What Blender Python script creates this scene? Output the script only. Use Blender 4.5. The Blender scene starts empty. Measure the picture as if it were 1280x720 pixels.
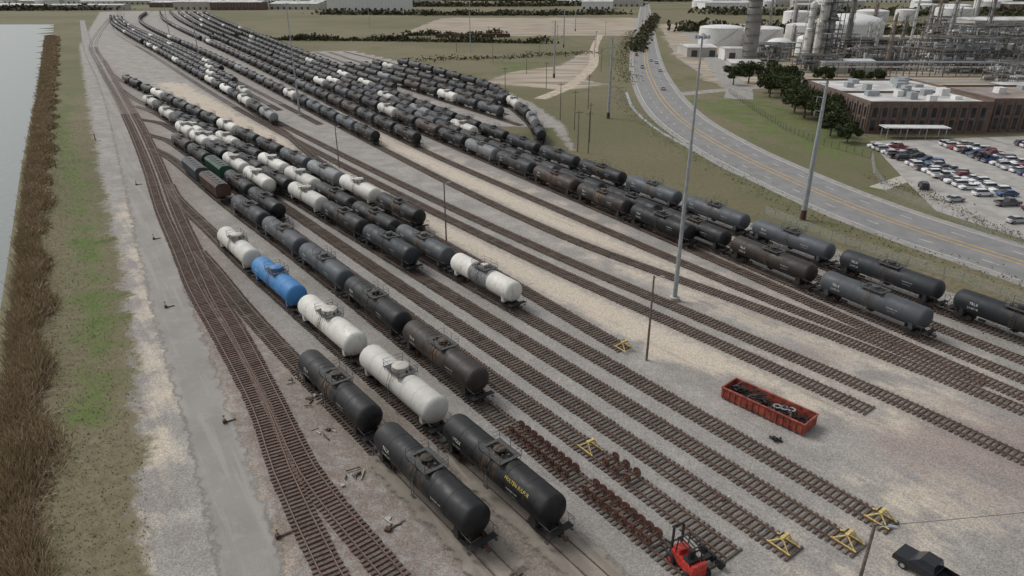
import bpy, math, random
import numpy as np
from mathutils import Vector
random.seed(7); np.random.seed(7)
S=bpy.context.scene
R=math.radians
# ------------------------------------------------------------------ materials
class NT:
    def __init__(s,name):
        s.m=bpy.data.materials.new(name); s.m.use_nodes=True; s.t=s.m.node_tree; s.t.nodes.clear()
        s.out=s.t.nodes.new("ShaderNodeOutputMaterial"); s.b=s.t.nodes.new("ShaderNodeBsdfPrincipled")
        s.t.links.new(s.b.outputs[0],s.out.inputs[0])
    def n(s,t,**k):
        x=s.t.nodes.new(t)
        for a,b in k.items(): setattr(x,a,b)
        return x
    def l(s,a,b): s.t.links.new(a,b)
    def put(s,sock,v):
        if hasattr(v,"is_output") or hasattr(v,"links"): s.l(v,sock)
        elif isinstance(v,(tuple,list)): sock.default_value=(v[0],v[1],v[2],1) if len(sock.default_value)==4 else v
        else: sock.default_value=v
    def pos(s): return s.n("ShaderNodeNewGeometry").outputs["Position"]
    def obj(s): return s.n("ShaderNodeTexCoord").outputs["Object"]
    def scale(s,v,sc,rz=0):
        m=s.n("ShaderNodeMapping"); 
        if rz: 
            m0=s.n("ShaderNodeMapping"); s.l(v,m0.inputs[0]); m0.inputs["Rotation"].default_value=(0,0,rz); v=m0.outputs[0]
        s.l(v,m.inputs[0]); m.inputs["Scale"].default_value=sc; return m.outputs[0]
    def noise(s,v,sc,det=4,rough=.55):
        x=s.n("ShaderNodeTexNoise"); s.l(v,x.inputs["Vector"]); x.inputs["Scale"].default_value=sc
        x.inputs["Detail"].default_value=det; x.inputs["Roughness"].default_value=rough; return x.outputs["Fac"]
    def math(s,op,a,b=0,c=None,clamp=False):
        x=s.n("ShaderNodeMath",operation=op,use_clamp=clamp); s.put(x.inputs[0],a); s.put(x.inputs[1],b)
        if c is not None: s.put(x.inputs[2],c)
        return x.outputs[0]
    def rng(s,v,a,b,c=0,d=1):
        x=s.n("ShaderNodeMapRange"); x.interpolation_type='SMOOTHSTEP'; s.put(x.inputs[0],v)
        for i,q in enumerate((a,b,c,d)): x.inputs[i+1].default_value=q
        return x.outputs[0]
    def mix(s,f,a,b,mode='MIX'):
        x=s.n("ShaderNodeMix",data_type='RGBA',blend_type=mode); s.put(x.inputs[0],f); s.put(x.inputs[6],a); s.put(x.inputs[7],b); return x.outputs[2]
    def attr(s,nm):
        x=s.n("ShaderNodeAttribute"); x.attribute_name=nm; return x.outputs["Fac"]
    def fin(s,col,rough=.8,metal=0,bump=None,bd=.05,spec=None):
        s.put(s.b.inputs["Base Color"],col); s.put(s.b.inputs["Roughness"],rough); s.put(s.b.inputs["Metallic"],metal)
        if spec is not None: s.b.inputs["Specular IOR Level"].default_value=spec
        if bump is not None:
            x=s.n("ShaderNodeBump"); s.l(bump,x.inputs["Height"]); x.inputs["Distance"].default_value=bd; s.l(x.outputs[0],s.b.inputs["Normal"])
        return s.m
def simple(name,c,rough=.7,var=.35,sc=2.0,metal=0,spec=None):
    t=NT(name); p=t.pos(); n=t.noise(p,sc,5); f=t.rng(n,.3,.7,1-var,1+var)
    col=t.mix(1.0,c,(1,1,1),'MULTIPLY'); v=t.n("ShaderNodeVectorMath",operation='SCALE'); t.l(col,v.inputs[0]); t.l(f,v.inputs[3])
    return t.fin(v.outputs[0],rough,metal,spec=spec)

def paint_mat():
    t=NT("tank_car_paint"); oi=t.n("ShaderNodeObjectInfo"); rnd=oi.outputs["Random"]; o=t.obj()
    off=t.n("ShaderNodeVectorMath",operation='ADD'); cmb=t.n("ShaderNodeCombineXYZ"); r100=t.math('MULTIPLY',rnd,97.0)
    for i in range(3): t.l(r100,cmb.inputs[i])
    t.l(o,off.inputs[0]); t.l(cmb.outputs[0],off.inputs[1]); v=off.outputs[0]
    streak=t.noise(t.scale(v,(3.0,3.0,.35)),1.0,5,.65); blot=t.noise(v,.55,6,.65); fine=t.noise(v,6,4)
    sep=t.n("ShaderNodeSeparateXYZ"); t.l(o,sep.inputs[0]); x=sep.outputs[0]; z=sep.outputs[2]
    col=oi.outputs["Color"]
    c=t.mix(t.math('MULTIPLY',t.rng(blot,.42,.75),t.math('MULTIPLY',rnd,.22)),col,(.17,.165,.155))
    dust=t.math('MULTIPLY',t.rng(z,2.2,1.0),t.rng(streak,.4,.68)); c=t.mix(t.math('MULTIPLY',dust,.35),c,(.17,.14,.11))
    dr=t.math('MULTIPLY',t.rng(streak,.56,.72),t.math('MULTIPLY',rnd,.5)); c=t.mix(dr,c,(.085,.05,.032))
    near=t.math('SUBTRACT',1.0,t.math('MULTIPLY',t.math('ABSOLUTE',x),.5),clamp=True)
    st=t.math('MULTIPLY',near,t.rng(t.noise(t.scale(v,(4,1.2,.5)),1.0,4),.46,.6)); c=t.mix(t.math('MULTIPLY',st,t.math('MULTIPLY',rnd,.95)),c,(.22,.125,.05))
    c=t.mix(t.rng(fine,.62,.8,0,.15),c,(.10,.085,.075))
    return t.fin(c,t.rng(blot,.3,.7,.42,.66),spec=.32)
PAINT=paint_mat()
UNDER=simple("underframe_black",(.018,.017,.017),.75,.4)
RUST=simple("rusty_steel",(.075,.038,.026),.8,.4,4)
GALV=simple("weathered_grating",(.06,.06,.058),.7,.3,4)
LETTER=simple("stencil_white",(.6,.6,.56),.6,.15,5)
LETTERY=simple("stencil_yellow",(.55,.42,.07),.6,.15,5)
GREYBAND=simple("band_grey",(.16,.165,.16),.6,.35,2)
def tie_mat(name,a,b):
    t=NT(name); g=t.n("ShaderNodeNewGeometry"); r=g.outputs["Random Per Island"]; n=t.noise(g.outputs["Position"],5,4); n2=t.noise(g.outputs["Position"],.5,4)
    c=t.mix(r,a,b); c=t.mix(t.rng(n,.4,.7,0,.6),c,(.20,.18,.155)); c=t.mix(t.rng(n2,.5,.75,0,.65),c,(.24,.21,.18)); return t.fin(c,.9,bump=n,bd=.03)
TIE=tie_mat("timber_tie",(.055,.037,.028),(.135,.098,.074)); TIEB=tie_mat("timber_tie_rusty",(.085,.046,.034),(.15,.092,.07))
RAIL=simple("rail_rusty",(.11,.062,.043),.6,.3,3,metal=.2)
RAILS=simple("rail_worn",(.17,.125,.10),.45,.3,3,metal=.5)
YEL=simple("yellow_paint",(.55,.42,.15),.6,.35,5)
RED=simple("red_paint",(.42,.035,.025),.5,.35,3)
REDG=simple("faded_red_paint",(.27,.055,.035),.65,.5,1.5)
BLACKR=simple("black_rubber",(.015,.015,.015),.8,.2)
STEEL=simple("galvanised_steel",(.34,.36,.37),.5,.15,1,metal=.3)
WOOD=simple("pole_timber",(.15,.12,.095),.9,.35,3)
CONC=simple("concrete",(.40,.37,.33),.85,.25,.8)
WHITE=simple("white_paint",(.66,.66,.64),.55,.1,.4)
GLASS=simple("dark_glass",(.02,.024,.03),.12,.2)
def objcol(name,rough,var=.15):
    t=NT(name); oi=t.n("ShaderNodeObjectInfo"); n=t.noise(t.obj(),1.2,4); c=t.mix(t.rng(n,.4,.8,0,var),oi.outputs["Color"],(.15,.14,.12)); return t.fin(c,rough)
AUTO=objcol("car_paint",.25,.05); OBJC=objcol("painted_plant",.6,.4)
def leaf_mat(name,a,b,c3=None,sc=.35):
    t=NT(name); g=t.n("ShaderNodeNewGeometry"); r=g.outputs["Random Per Island"]; n=t.noise(g.outputs["Position"],sc,3)
    c=t.mix(r,a,b); 
    if c3: c=t.mix(t.rng(n,.45,.62),c,c3)
    t.b.inputs["Specular IOR Level"].default_value=.15
    return t.fin(c,.85)
LEAF=leaf_mat("oak_leaves",(.026,.038,.016),(.075,.092,.036))
LEAFD=leaf_mat("winter_foliage",(.045,.045,.026),(.10,.09,.055),(.06,.065,.034))
SCRUB=leaf_mat("dry_scrub",(.13,.11,.065),(.22,.185,.115),(.11,.115,.055))
REED=leaf_mat("dry_reeds",(.24,.18,.11),(.46,.365,.245),(.30,.235,.14),.25)
TUFT=leaf_mat("grass_blades",(.13,.15,.055),(.26,.24,.13),(.18,.165,.085),.3)
BARK=simple("bark",(.09,.07,.055),.95,.3,3)
# ------------------------------------------------------------------ mesh builder
class MB:
    def __init__(s): s.v=[];s.f=[];s.m=[]
    def add(s,vs,fs,m):
        b=len(s.v); s.v+= [tuple(q) for q in vs]; s.f+=[tuple(b+i for i in q) for q in fs]; s.m+=[m]*len(fs)
    def box(s,x0,x1,y0,y1,z0,z1,m=0,bottom=True):
        vs=[(x0,y0,z0),(x1,y0,z0),(x1,y1,z0),(x0,y1,z0),(x0,y0,z1),(x1,y0,z1),(x1,y1,z1),(x0,y1,z1)]
        fs=[(4,5,6,7),(0,1,5,4),(1,2,6,5),(2,3,7,6),(3,0,4,7)]
        if bottom: fs.append((3,2,1,0))
        s.add(vs,fs,m)
    def tube(s,a,b,r,r2=None,m=0,n=6,cap=True):
        a=Vector(a);b=Vector(b); r2=r if r2 is None else r2; d=(b-a).normalized()
        u=d.cross(Vector((0,0,1)) if abs(d.z)<.9 else Vector((1,0,0))).normalized(); w=d.cross(u)
        vs=[];fs=[]
        for c,rr in((a,r),(b,r2)):
            for i in range(n):
                t=2*math.pi*i/n; vs.append(c+u*math.cos(t)*rr+w*math.sin(t)*rr)
        for i in range(n): j=(i+1)%n; fs.append((i,i+n,j+n,j))
        if cap: fs.append(tuple(range(n))); fs.append(tuple(range(2*n-1,n-1,-1)))
        s.add(vs,fs,m)
    def lathe(s,prof,c=(0,0,0),axis='x',n=24,m=0,mf=None):
        vs=[];fs=[]
        for a,r in prof:
            for i in range(n):
                t=2*math.pi*i/n; p,q=r*math.cos(t),r*math.sin(t)
                vs.append((c[0]+a,c[1]+p,c[2]+q) if axis=='x' else (c[0]+p,c[1]+q,c[2]+a))
        k=len(prof); mm=[]
        for j in range(k-1):
            for i in range(n):
                i2=(i+1)%n; fs.append((j*n+i,j*n+i2,(j+1)*n+i2,(j+1)*n+i) if axis!='x' else (j*n+i,(j+1)*n+i,(j+1)*n+i2,j*n+i2)); mm.append(mf[j] if mf else m)
        b=len(s.v); s.v+=vs; s.f+=[tuple(b+i for i in q) for q in fs]; s.m+=mm
    def mesh(s,name,mats,smooth=False):
        me=bpy.data.meshes.new(name); me.from_pydata(s.v,[],s.f)
        for m in mats: me.materials.append(m)
        me.polygons.foreach_set("material_index",s.m)
        if smooth:
            me.shade_smooth()
            try: me.set_sharp_from_angle(angle=R(35))
            except Exception: pass
        me.update(); return me
def place(name,me,loc=(0,0,0),rz=0,col=None,sc=None,parent=None):
    o=bpy.data.objects.new(name,me); S.collection.objects.link(o); o.location=loc; o.rotation_euler=(0,0,rz)
    if col: o.color=(col[0],col[1],col[2],1)
    if sc: o.scale=sc if isinstance(sc,tuple) else (sc,sc,sc)
    if parent: o.parent=parent
    return o
def textmesh(s,size):
    c=bpy.data.curves.new("lettering",'FONT'); c.body=s; c.size=size; c.align_x='CENTER'; c.resolution_u=1
    o=bpy.data.objects.new("lettering",c); S.collection.objects.link(o); bpy.context.view_layer.update()
    me=o.evaluated_get(bpy.context.evaluated_depsgraph_get()).to_mesh()
    vs=[tuple(v.co) for v in me.vertices]; fs=[tuple(p.vertices) for p in me.polygons]
    bpy.data.objects.remove(o); bpy.data.curves.remove(c); return vs,fs
# ------------------------------------------------------------------ polylines
def dens(pts,step=4.0):
    P=[np.array(p,float) for p in pts]; P=[2*P[0]-P[1]]+P+[2*P[-1]-P[-2]]; out=[]
    for i in range(1,len(P)-2):
        a,b,c,d=P[i-1:i+3]; L=np.linalg.norm(c-b)
        m1=(c-a)/(np.linalg.norm(c-b)+np.linalg.norm(b-a))*L; m2=(d-b)/(np.linalg.norm(d-c)+np.linalg.norm(c-b))*L
        n=max(1,int(L/step))
        for k in range(n):
            t=k/n; out.append((2*t**3-3*t*t+1)*b+(t**3-2*t*t+t)*m1+(-2*t**3+3*t*t)*c+(t**3-t*t)*m2)
    out.append(P[-2]); return np.array(out)
def offs(P,d):
    T=np.gradient(P,axis=0); T/=np.linalg.norm(T,axis=1)[:,None]; return P+np.stack([T[:,1],-T[:,0]],1)*d
class Path:
    def __init__(s,pts,step=4.0,dense=True):
        s.P=dens(pts,step) if dense else np.array(pts,float); d=np.linalg.norm(np.diff(s.P,axis=0),axis=1); s.s=np.concatenate([[0],np.cumsum(d)]); s.L=s.s[-1]
    def at(s,q): return np.array([np.interp(q,s.s,s.P[:,0]),np.interp(q,s.s,s.P[:,1])])
    def tan(s,q):
        d=s.at(min(q+.5,s.L))-s.at(max(q-.5,0)); return d/np.linalg.norm(d)
    def near(s,p): 
        q=np.linspace(0,s.L,int(s.L)+2); X=np.stack([np.interp(q,s.s,s.P[:,0]),np.interp(q,s.s,s.P[:,1])],1)
        return q[np.argmin(((X-np.array(p))**2).sum(1))]
def seg_sd(pts,X,closed=False):
    """signed distance: positive on the right-hand side of an open line / inside a closed polygon"""
    P=np.array(pts,float); 
    if closed: P=np.vstack([P,P[:1]])
    best=np.full(len(X),1e18); sg=np.ones(len(X))
    ins=np.zeros(len(X),bool)
    for a,b in zip(P[:-1],P[1:]):
        d=b-a; t=np.clip(((X-a)@d)/(d@d+1e-9),0,1); q=X-(a+t[:,None]*d); dd=(q**2).sum(1)
        cr=d[0]*(X[:,1]-a[1])-d[1]*(X[:,0]-a[0]); m=dd<best; best=np.where(m,dd,best); sg=np.where(m,np.where(cr<0,1,-1),sg)
        if closed:
            with np.errstate(all='ignore'):
                c=((a[1]>X[:,1])!=(b[1]>X[:,1]))&(X[:,0]<(b[0]-a[0])*(X[:,1]-a[1])/(b[1]-a[1]+1e-12)+a[0]); ins^=c
    r=np.sqrt(best); return np.where(ins,r,-r) if closed else r*sg
# ------------------------------------------------------------------ layout (metres)
water=[(-20,5),(-35,28),(-43.9,42.1),(-54.8,59.3),(-66,77.8),(-86.7,111.4),(-129.3,179.9),(-223.4,333.7),(-570,898)]
reedR=[(-14,5),(-30,28),(-38.3,42.1),(-45.3,54.2),(-55.6,72),(-67.3,89.5),(-89,123.7),(-128,189),(-233,363),(-770,1255)]
grassR=[(-8,5),(-22,28),(-30,42.1),(-39.1,59.3),(-49,77.8),(-64.2,104.3),(-92.3,150.3),(-152.3,250.5),(-341,569),(-838,1509)]
roadL=[(-3,5),(-16,28),(-24.6,42.1),(-34.6,59.3),(-49.8,84.5),(-72.9,123.7),(-110.6,189),(-195.4,333.7),(-330,554),(-585,990)]
roadR=[(3,5),(-10,28),(-18.2,42.1),(-28,59.3),(-41.4,82.2),(-65.4,123.7),(-102.5,189),(-189.3,333.7),(-321,554),(-577,990)]
lead=[(10,18),(-4,34),(-10,42.1),(-15.4,48.6),(-20.6,55.4),(-27.4,66.8),(-38.1,84.5),(-46.7,97.9),(-58.1,117.3),(-72.2,141.4),(-91.6,175.7),(-122.4,228.6),(-170.5,308.4),(-236.7,417.8),(-341,592.7),(-585,1073)]
T={}
T['lead']=Path(lead)
T['lead2']=Path([(-1,22),(-10,35),(-15,42.1),(-19.1,48.6),(-23.2,55.4),(-29.3,66.8),(-40.3,84),(-51,100.2),(-62.2,119),(-76.6,143),(-96,177.2),(-127,230),(-175,309.5),(-242,419),(-346,594),(-590,1075)])
T['a']=Path([(15.1,80.6),(-17.4,127.4),(-110,246),(-201,363.1),(-224,397),(-262,460)])
T['b']=Path([(34.3,47.6),(1.2,91.6),(-43.8,150.3),(-100,222),(-159.8,297.5),(-182,328)])
T['c']=Path([(30.1,44.9),(-16.3,106.7),(-76,184.5),(-134,262.1),(-152,281)])
T['d']=Path([(24.3,44.5),(-54.3,150.3),(-121.5,241.3),(-137,252.5)])
T['e']=Path([(18.9,44.3),(7.9,59.3),(-46.2,131.3),(-106.5,212.8),(-119,224)])
T['g']=Path([(14.7,42.6),(-3.3,67.1),(-36.7,111.8),(-65.5,149.1),(-96,190.5),(-108,204)])
T['h']=Path([(13,34),(4.2,45.7),(-9.4,63.3),(-45.1,108.5),(-59.7,128.2),(-77,151.5),(-84,163)])
T['i']=Path([(3,37.5),(-2.4,44.4),(-15.1,60.4),(-27.6,76.2),(-39.8,92.3),(-49.8,106.5),(-57.5,117)])
e1=[(66,40),(53,57.3),(44.8,68.9),(29.9,87.4),(8.6,114.5),(-14.2,145.4),(-51.6,199),(-113.1,290.7),(-250,507),(-402,746),(-560,1040)]
T['e1']=Path(e1)
E=T['e1'].P; E2=offs(E,-4.6); T['e2']=Path([tuple(q) for q in E2 if q[1]>66],dense=False)
m1=[(-40,166),(-55,190),(-81.6,238.3),(-206,438),(-492,898),(-690,1280)]; T['m1']=Path(m1)
MP=T['m1'].P
for k,(d,ym) in enumerate(((4.7,262),(9.4,268),(14.0,240))): T['m1'+'bcd'[k]]=Path([tuple(q) for q in offs(MP,d) if q[1]>ym],dense=False)
T['m2']=Path([(64,59),(52,75.5),(38,92.5),(8,128.5),(-40.7,206.5),(-155,400),(-470,925),(-650,1329)])
T['m3']=Path([(58,72),(50,83),(40,96.5),(8,146),(-27.5,203.2),(-139,400),(-440,930),(-636,1329)])
T['r1a']=Path([(84,35),(61,68.9),(33.6,117.7),(-32.3,231.3),(-127,400),(-420,930),(-620,1329)])
T['r1b']=Path([(88,38),(63.4,73.4),(57.5,82.7),(48.9,97.2),(34.8,122.4),(5.2,174),(-120,400),(-407,930),(-606,1329)])
T['r1c']=Path([(92,42),(68,75.5),(62.5,84.5),(46.5,113),(-1,194),(-113,400),(-394,930),(-592,1329)])
T['r2']=Path([(96,45),(74.9,75),(68.2,86),(51.4,114.5),(32.9,146),(2.3,199),(-106,400),(-381,930),(-578,1329)])
T['r3']=Path([(-50,310),(-99,402),(-368,930),(-564,1329)])
T['c1']=Path([(3,240),(-3.5,250.5),(-101.7,422),(-150,515)])
T['c1b']=Path([(-2,261),(-92.5,424),(-141,517)])
T['c2']=Path([(0,274.7),(-85.4,430),(-132,519)])
T['c3']=Path([(14,190),(9.3,207.7),(6.5,240),(0,275),(-10,318),(-32,364),(-76,445),(-122,522)])
hw=[(104,80),(96.5,97),(90.7,110.3),(83.6,124.6),(76.9,141.4),(69.9,169.3),(64,205.4),(61.5,253.7),(66.4,320.6),(82.7,439.7),(136,746),(204,1127),(370,2062),(640,3600)]
HW=Path(hw,8)
# ------------------------------------------------------------------ ground
def axis(lo,hi,step,a,b,g=1.09):
    mid=list(np.arange(lo,hi+step,step)); up=[];x=mid[-1];st=step
    while x<b: st*=g; x+=st; up.append(x)
    dn=[];x=mid[0];st=step
    while x>a: st*=g; x-=st; dn.append(x)
    return np.array(dn[::-1]+mid+up)
xs=axis(-150,150,1.3,-7000,7000,1.07); ys=axis(20,260,1.3,-150,9000,1.055)
XX,YY=np.meshgrid(xs,ys); X=np.stack([XX.ravel(),YY.ravel()],1); nx,ny=len(xs),len(ys)
wpoly=water+[(-2200,898),(-2200,5)]
dw=seg_sd(wpoly,X,True)
sm=lambda a,b,v:(lambda t:t*t*(3-2*t))(np.clip((v-a)/(b-a),0,1))
Z=-2.2*sm(-.5,6,dw)
def coarse(P,k=3): return P[::k] if len(P)>8 else P
td=np.full(len(X),1e9)
for k,p in T.items(): td=np.minimum(td,np.abs(seg_sd(np.vstack([coarse(p.P,4),p.P[-1:]]),X)))
rd=np.minimum(np.abs(seg_sd(np.vstack([coarse(T['lead'].P,4),T['lead'].P[-1:]]),X)),np.abs(seg_sd(np.vstack([coarse(T['lead2'].P,4),T['lead2'].P[-1:]]),X)))
hd=np.abs(seg_sd(HW.P[::2],X))
grassL=seg_sd(grassR,X)
gr=np.minimum(-grassL,9e9)
east=[(101,40),(84,72),(76.5,88),(60,117),(41,149),(12,201),(-8,236),(-30,232),(-50,262),(-92,385),(-120,440),(-367,935),(-564,1335),(-900,2000),(-1500,3500)]
ge=seg_sd(east,X)
cyard=seg_sd([(14,236),(18,200),(18,240),(8,290),(-20,372),(-115,530),(-155,525),(-60,330),(-10,240)],X,True)
tan=np.maximum.reduce([seg_sd([(-14,352),(22,328),(46,345),(36,372),(50,430),(62,520),(50,520),(30,430),(0,400)],X,True),
    seg_sd([(-110,690),(115,690),(190,1080),(-100,1060)],X,True),seg_sd([(100,335),(235,330),(420,480),(520,900),(180,900),(110,480)],X,True)])
grass=np.maximum(gr,np.minimum(ge,np.where(cyard>-2,-cyard,9e9)))
far=seg_sd([(-3000,1340),(-900,1340),(-560,1340),(3000,1340),(3000,9000),(-3000,9000)],X,True)
grass=np.maximum(grass,far)
grass=np.where(tan>-1,np.minimum(grass,-tan),grass)
band=lambda pts,w:np.clip(1-np.abs(seg_sd(pts,X))/w,0,1)
sand=np.maximum.reduce([band([(50,62),(22,84),(0,112),(-30,150),(-90,235),(-170,350)],10)*1.1,
   band([(56,74),(24,112),(-5,160),(-45,225),(-70,262)],11)*1.1,
   band([(-2,20),(-20,42),(-31,62),(-45,84),(-68,122),(-120,212)],5)*.8,
   band([(-28,30),(-37,58),(-56,95),(-85,145)],5)*.6, band([(20,36),(40,52),(60,60)],12)*.6, band([(-5,30),(-16,45),(-20,50)],3)*.6])
purp=np.maximum(np.clip(1.2-np.hypot((X[:,0]-52)/17,(X[:,1]-58)/13),0,1),np.clip(1.1-np.hypot((X[:,0]-38)/10,(X[:,1]-80)/6),0,1)*.5)
purp=np.maximum(purp,np.clip(1.1-np.hypot((X[:,0]+20)/10,(X[:,1]-140)/9),0,1)*.6)
green=np.maximum.reduce([band([(-48,66),(-62,92),(-95,144),(-160,245),(-330,560),(-760,1300)],6)*.8,
   np.clip(seg_sd([(72,300),(80,230),(92,180),(106,200),(112,240),(108,300)],X,True)/6+.5,0,1)*.7,
   np.clip(1-np.hypot((X[:,0]-2)/22,(X[:,1]-420)/80),0,1)*.9, np.clip(1-np.hypot((X[:,0]-25)/14,(X[:,1]-330)/30),0,1)*.8,
   np.clip(1-np.abs(hd-14)/4,0,1)*.45])
work=np.clip(1.25-np.abs(seg_sd([(8,36),(-7,52),(-24,74)],X))/6.5,0,1)
for x_,y_ in((-52.6,93.6),(-32.2,63.8),(-69,124),(-20.8,46.4),(-92,163)): work=np.maximum(work,np.clip(1.5-np.hypot(X[:,0]-x_,X[:,1]-y_)/2.2,0,1))
vs=np.column_stack([X,Z])
ii=np.arange(nx*ny).reshape(ny,nx); F=np.stack([ii[:-1,:-1].ravel(),ii[:-1,1:].ravel(),ii[1:,1:].ravel(),ii[1:,:-1].ravel()],1)
me=bpy.data.meshes.new("ground"); me.vertices.add(len(vs)); me.vertices.foreach_set("co",vs.ravel()); me.loops.add(F.size); me.loops.foreach_set("vertex_index",F.ravel())
me.polygons.add(len(F)); me.polygons.foreach_set("loop_start",np.arange(0,F.size,4)); me.polygons.foreach_set("loop_total",np.full(len(F),4)); me.update(); me.validate()
for nm,a in(("grass",np.clip(grass,-40,40)),("sand",sand),("purp",purp),("green",green),("trk",np.clip(td,0,30)),("rust",np.clip(1-rd/7,0,1)*np.clip(1.3-X[:,1]/500,0,1)),("tan",np.clip(tan,-20,20)),("work",work)):
    at=me.attributes.new(nm,'FLOAT','POINT'); at.data.foreach_set("value",a.astype(np.float32))
t=NT("ground_mixed"); p=t.pos(); n30=t.noise(p,.035,4); n6=t.noise(p,.16,5,.6); n1=t.noise(p,.9,5,.6); ns=t.noise(p,7,3,.7); nbig=t.noise(p,.006,4)
wh=t.noise(t.scale(p,(.9,.045,1),R(-37)),1.0,5,.6)
vor=t.n("ShaderNodeTexVoronoi"); t.l(p,vor.inputs["Vector"]); vor.inputs["Scale"].default_value=9; vc=t.n("ShaderNodeSeparateColor"); t.l(vor.outputs["Color"],vc.inputs[0])
sub=lambda q,k:t.math('MULTIPLY',t.math('SUBTRACT',q,.5),k)
base=t.mix(t.rng(n6,.35,.65),(.275,.255,.235),(.36,.34,.312))
base=t.mix(t.rng(t.math('ADD',t.attr("sand"),t.math('ADD',sub(n6,1.6),sub(wh,1.0))),.25,.75),base,(.52,.455,.37))
base=t.mix(t.math('MULTIPLY',t.rng(t.math('ADD',t.attr("trk"),sub(n1,5)),3.6,1.2),.7),base,(.28,.265,.248))
base=t.mix(t.math('MULTIPLY',t.rng(t.math('ADD',t.attr("purp"),sub(n6,2.2)),.2,.9),.75),base,(.25,.20,.19))
base=t.mix(t.math('MULTIPLY',t.math('MULTIPLY',t.attr("rust"),t.rng(n1,.3,.6)),.8),base,(.185,.125,.098))
base=t.mix(t.math('MULTIPLY',t.rng(t.attr("trk"),.75,.3),t.rng(n6,.48,.62,0,.6)),base,(.085,.072,.06))
base=t.mix(t.math('MULTIPLY',t.rng(t.math('ADD',t.attr("work"),sub(n1,2.0)),.3,.8),.75),base,(.22,.185,.15))
base=t.mix(t.rng(n30,.55,.75,0,.35),base,(.22,.20,.18))
base=t.mix(t.rng(wh,.56,.68,0,.35),base,(.21,.18,.155))
base=t.mix(t.rng(n1,.62,.75,0,.35),base,(.52,.48,.42))
sp=t.rng(vc.outputs[0],0,1,.76,1.22); vm=t.n("ShaderNodeVectorMath",operation='SCALE'); t.l(base,vm.inputs[0]); t.l(sp,vm.inputs[3]); base=vm.outputs[0]
go=t.mix(t.rng(n1,.3,.7),(.150,.132,.078),(.225,.195,.125)); go=t.mix(t.rng(nbig,.42,.6,0,.7),go,(.125,.12,.062))
gg=t.mix(t.rng(n1,.3,.7),(.085,.125,.034),(.135,.185,.055))
gm=t.rng(t.math('ADD',t.attr("green"),t.math('ADD',sub(n6,2.4),sub(n1,1.6))),.3,1.0); gc=t.mix(gm,go,gg)
gm2=t.rng(n30,.50,.66,0,.5); gc=t.mix(gm2,gc,(.11,.128,.05))
gc=t.mix(t.rng(n6,.60,.72,0,.5),gc,(.085,.070,.046)); gc=t.mix(t.rng(ns,.3,.75,0,.3),gc,(.07,.068,.036))
gmask=t.rng(t.math('ADD',t.attr("grass"),t.math('ADD',sub(n1,5),sub(n6,8))),-.8,1.2)
col=t.mix(gmask,base,gc)
tn=t.mix(t.rng(t.noise(t.scale(p,(.02,.15,1)),1,4),.4,.6),(.42,.36,.29),(.24,.20,.145))
col=t.mix(t.rng(t.math('ADD',t.attr("tan"),sub(n30,30)),-2,3),col,tn)
t.fin(col,.95,bump=t.math('ADD',ns,t.math('MULTIPLY',n1,2.0)),bd=.06,spec=.2)
me.materials.append(t.m); ground=place("ground",me)
# ------------------------------------------------------------------ ribbons
def ribbon(name,P,w0,w1,z,m,cols=1,parent=None,edge=False):
    A=offs(P,w0);B=offs(P,w1); v=[];f=[];ed=[]
    for i in range(len(P)):
        for j in range(cols+1):
            q=A[i]+(B[i]-A[i])*j/cols; v.append((q[0],q[1],z)); e_=min(j,cols-j)/cols*2
            if edge=='ends': e_=min(e_,min(i,len(P)-1-i)*.34)
            ed.append(e_)
    for i in range(len(P)-1):
        for j in range(cols): a=i*(cols+1)+j; f.append((a,a+1,a+cols+2,a+cols+1))
    me=bpy.data.meshes.new(name); me.from_pydata(v,[],f); me.materials.append(m)
    if me.polygons[0].normal.z<0: me.flip_normals()
    if edge: me.attributes.new("edge",'FLOAT','POINT').data.foreach_set("value",ed)
    return place(name,me,parent=parent)
def between(name,A,B,z,m,cols=8):
    A=dens(A,6);  n=len(A); PB=Path(B); PA=Path(A,dense=False); v=[];f=[];ed=[]
    for i in range(n):
        b=PB.at(PA.s[i]/PA.L*PB.L)
        for j in range(cols+1): q=A[i]+(b-A[i])*j/cols; v.append((q[0],q[1],z)); ed.append(min(j,cols-j)/cols*2)
    for i in range(n-1):
        for j in range(cols): a=i*(cols+1)+j; f.append((a,a+1,a+cols+2,a+cols+1))
    me=bpy.data.meshes.new(name); me.from_pydata(v,[],f); me.materials.append(m)
    if me.polygons[0].normal.z<0: me.flip_normals()
    me.attributes.new("edge",'FLOAT','POINT').data.foreach_set("value",ed); return place(name,me)
def fade_mat(name,c1,c2,c3,c4=(.17,.165,.155)):
    t=NT(name); p=t.pos(); n=t.noise(p,.5,6,.65); n2=t.noise(p,.12,4); n3=t.noise(p,9,3); w_=t.noise(t.scale(p,(.8,.04,1),R(-33)),1,5)
    c=t.mix(t.rng(n2,.35,.65),c1,c2); c=t.mix(t.rng(n,.5,.7,0,.6),c,c3); c=t.mix(t.rng(w_,.5,.62,0,.6),c,c3); c=t.mix(t.rng(n3,.3,.7,0,.3),c,c4)
    t.fin(c,.9,bump=n3,bd=.02,spec=.25)
    tr=t.n("ShaderNodeBsdfTransparent"); mx=t.n("ShaderNodeMixShader"); a=t.rng(t.math('ADD',t.math('MULTIPLY',t.attr("edge"),3.0),t.math('MULTIPLY',t.math('SUBTRACT',n,.5),3.5)),.0,.9)
    t.l(a,mx.inputs[0]); t.l(tr.outputs[0],mx.inputs[1]); t.l(t.b.outputs[0],mx.inputs[2]); t.l(mx.outputs[0],t.out.inputs[0]); return t.m
between("service_road",roadL,roadR,.02,fade_mat("old_asphalt",(.255,.240,.222),(.30,.283,.26),(.36,.335,.30)))
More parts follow.
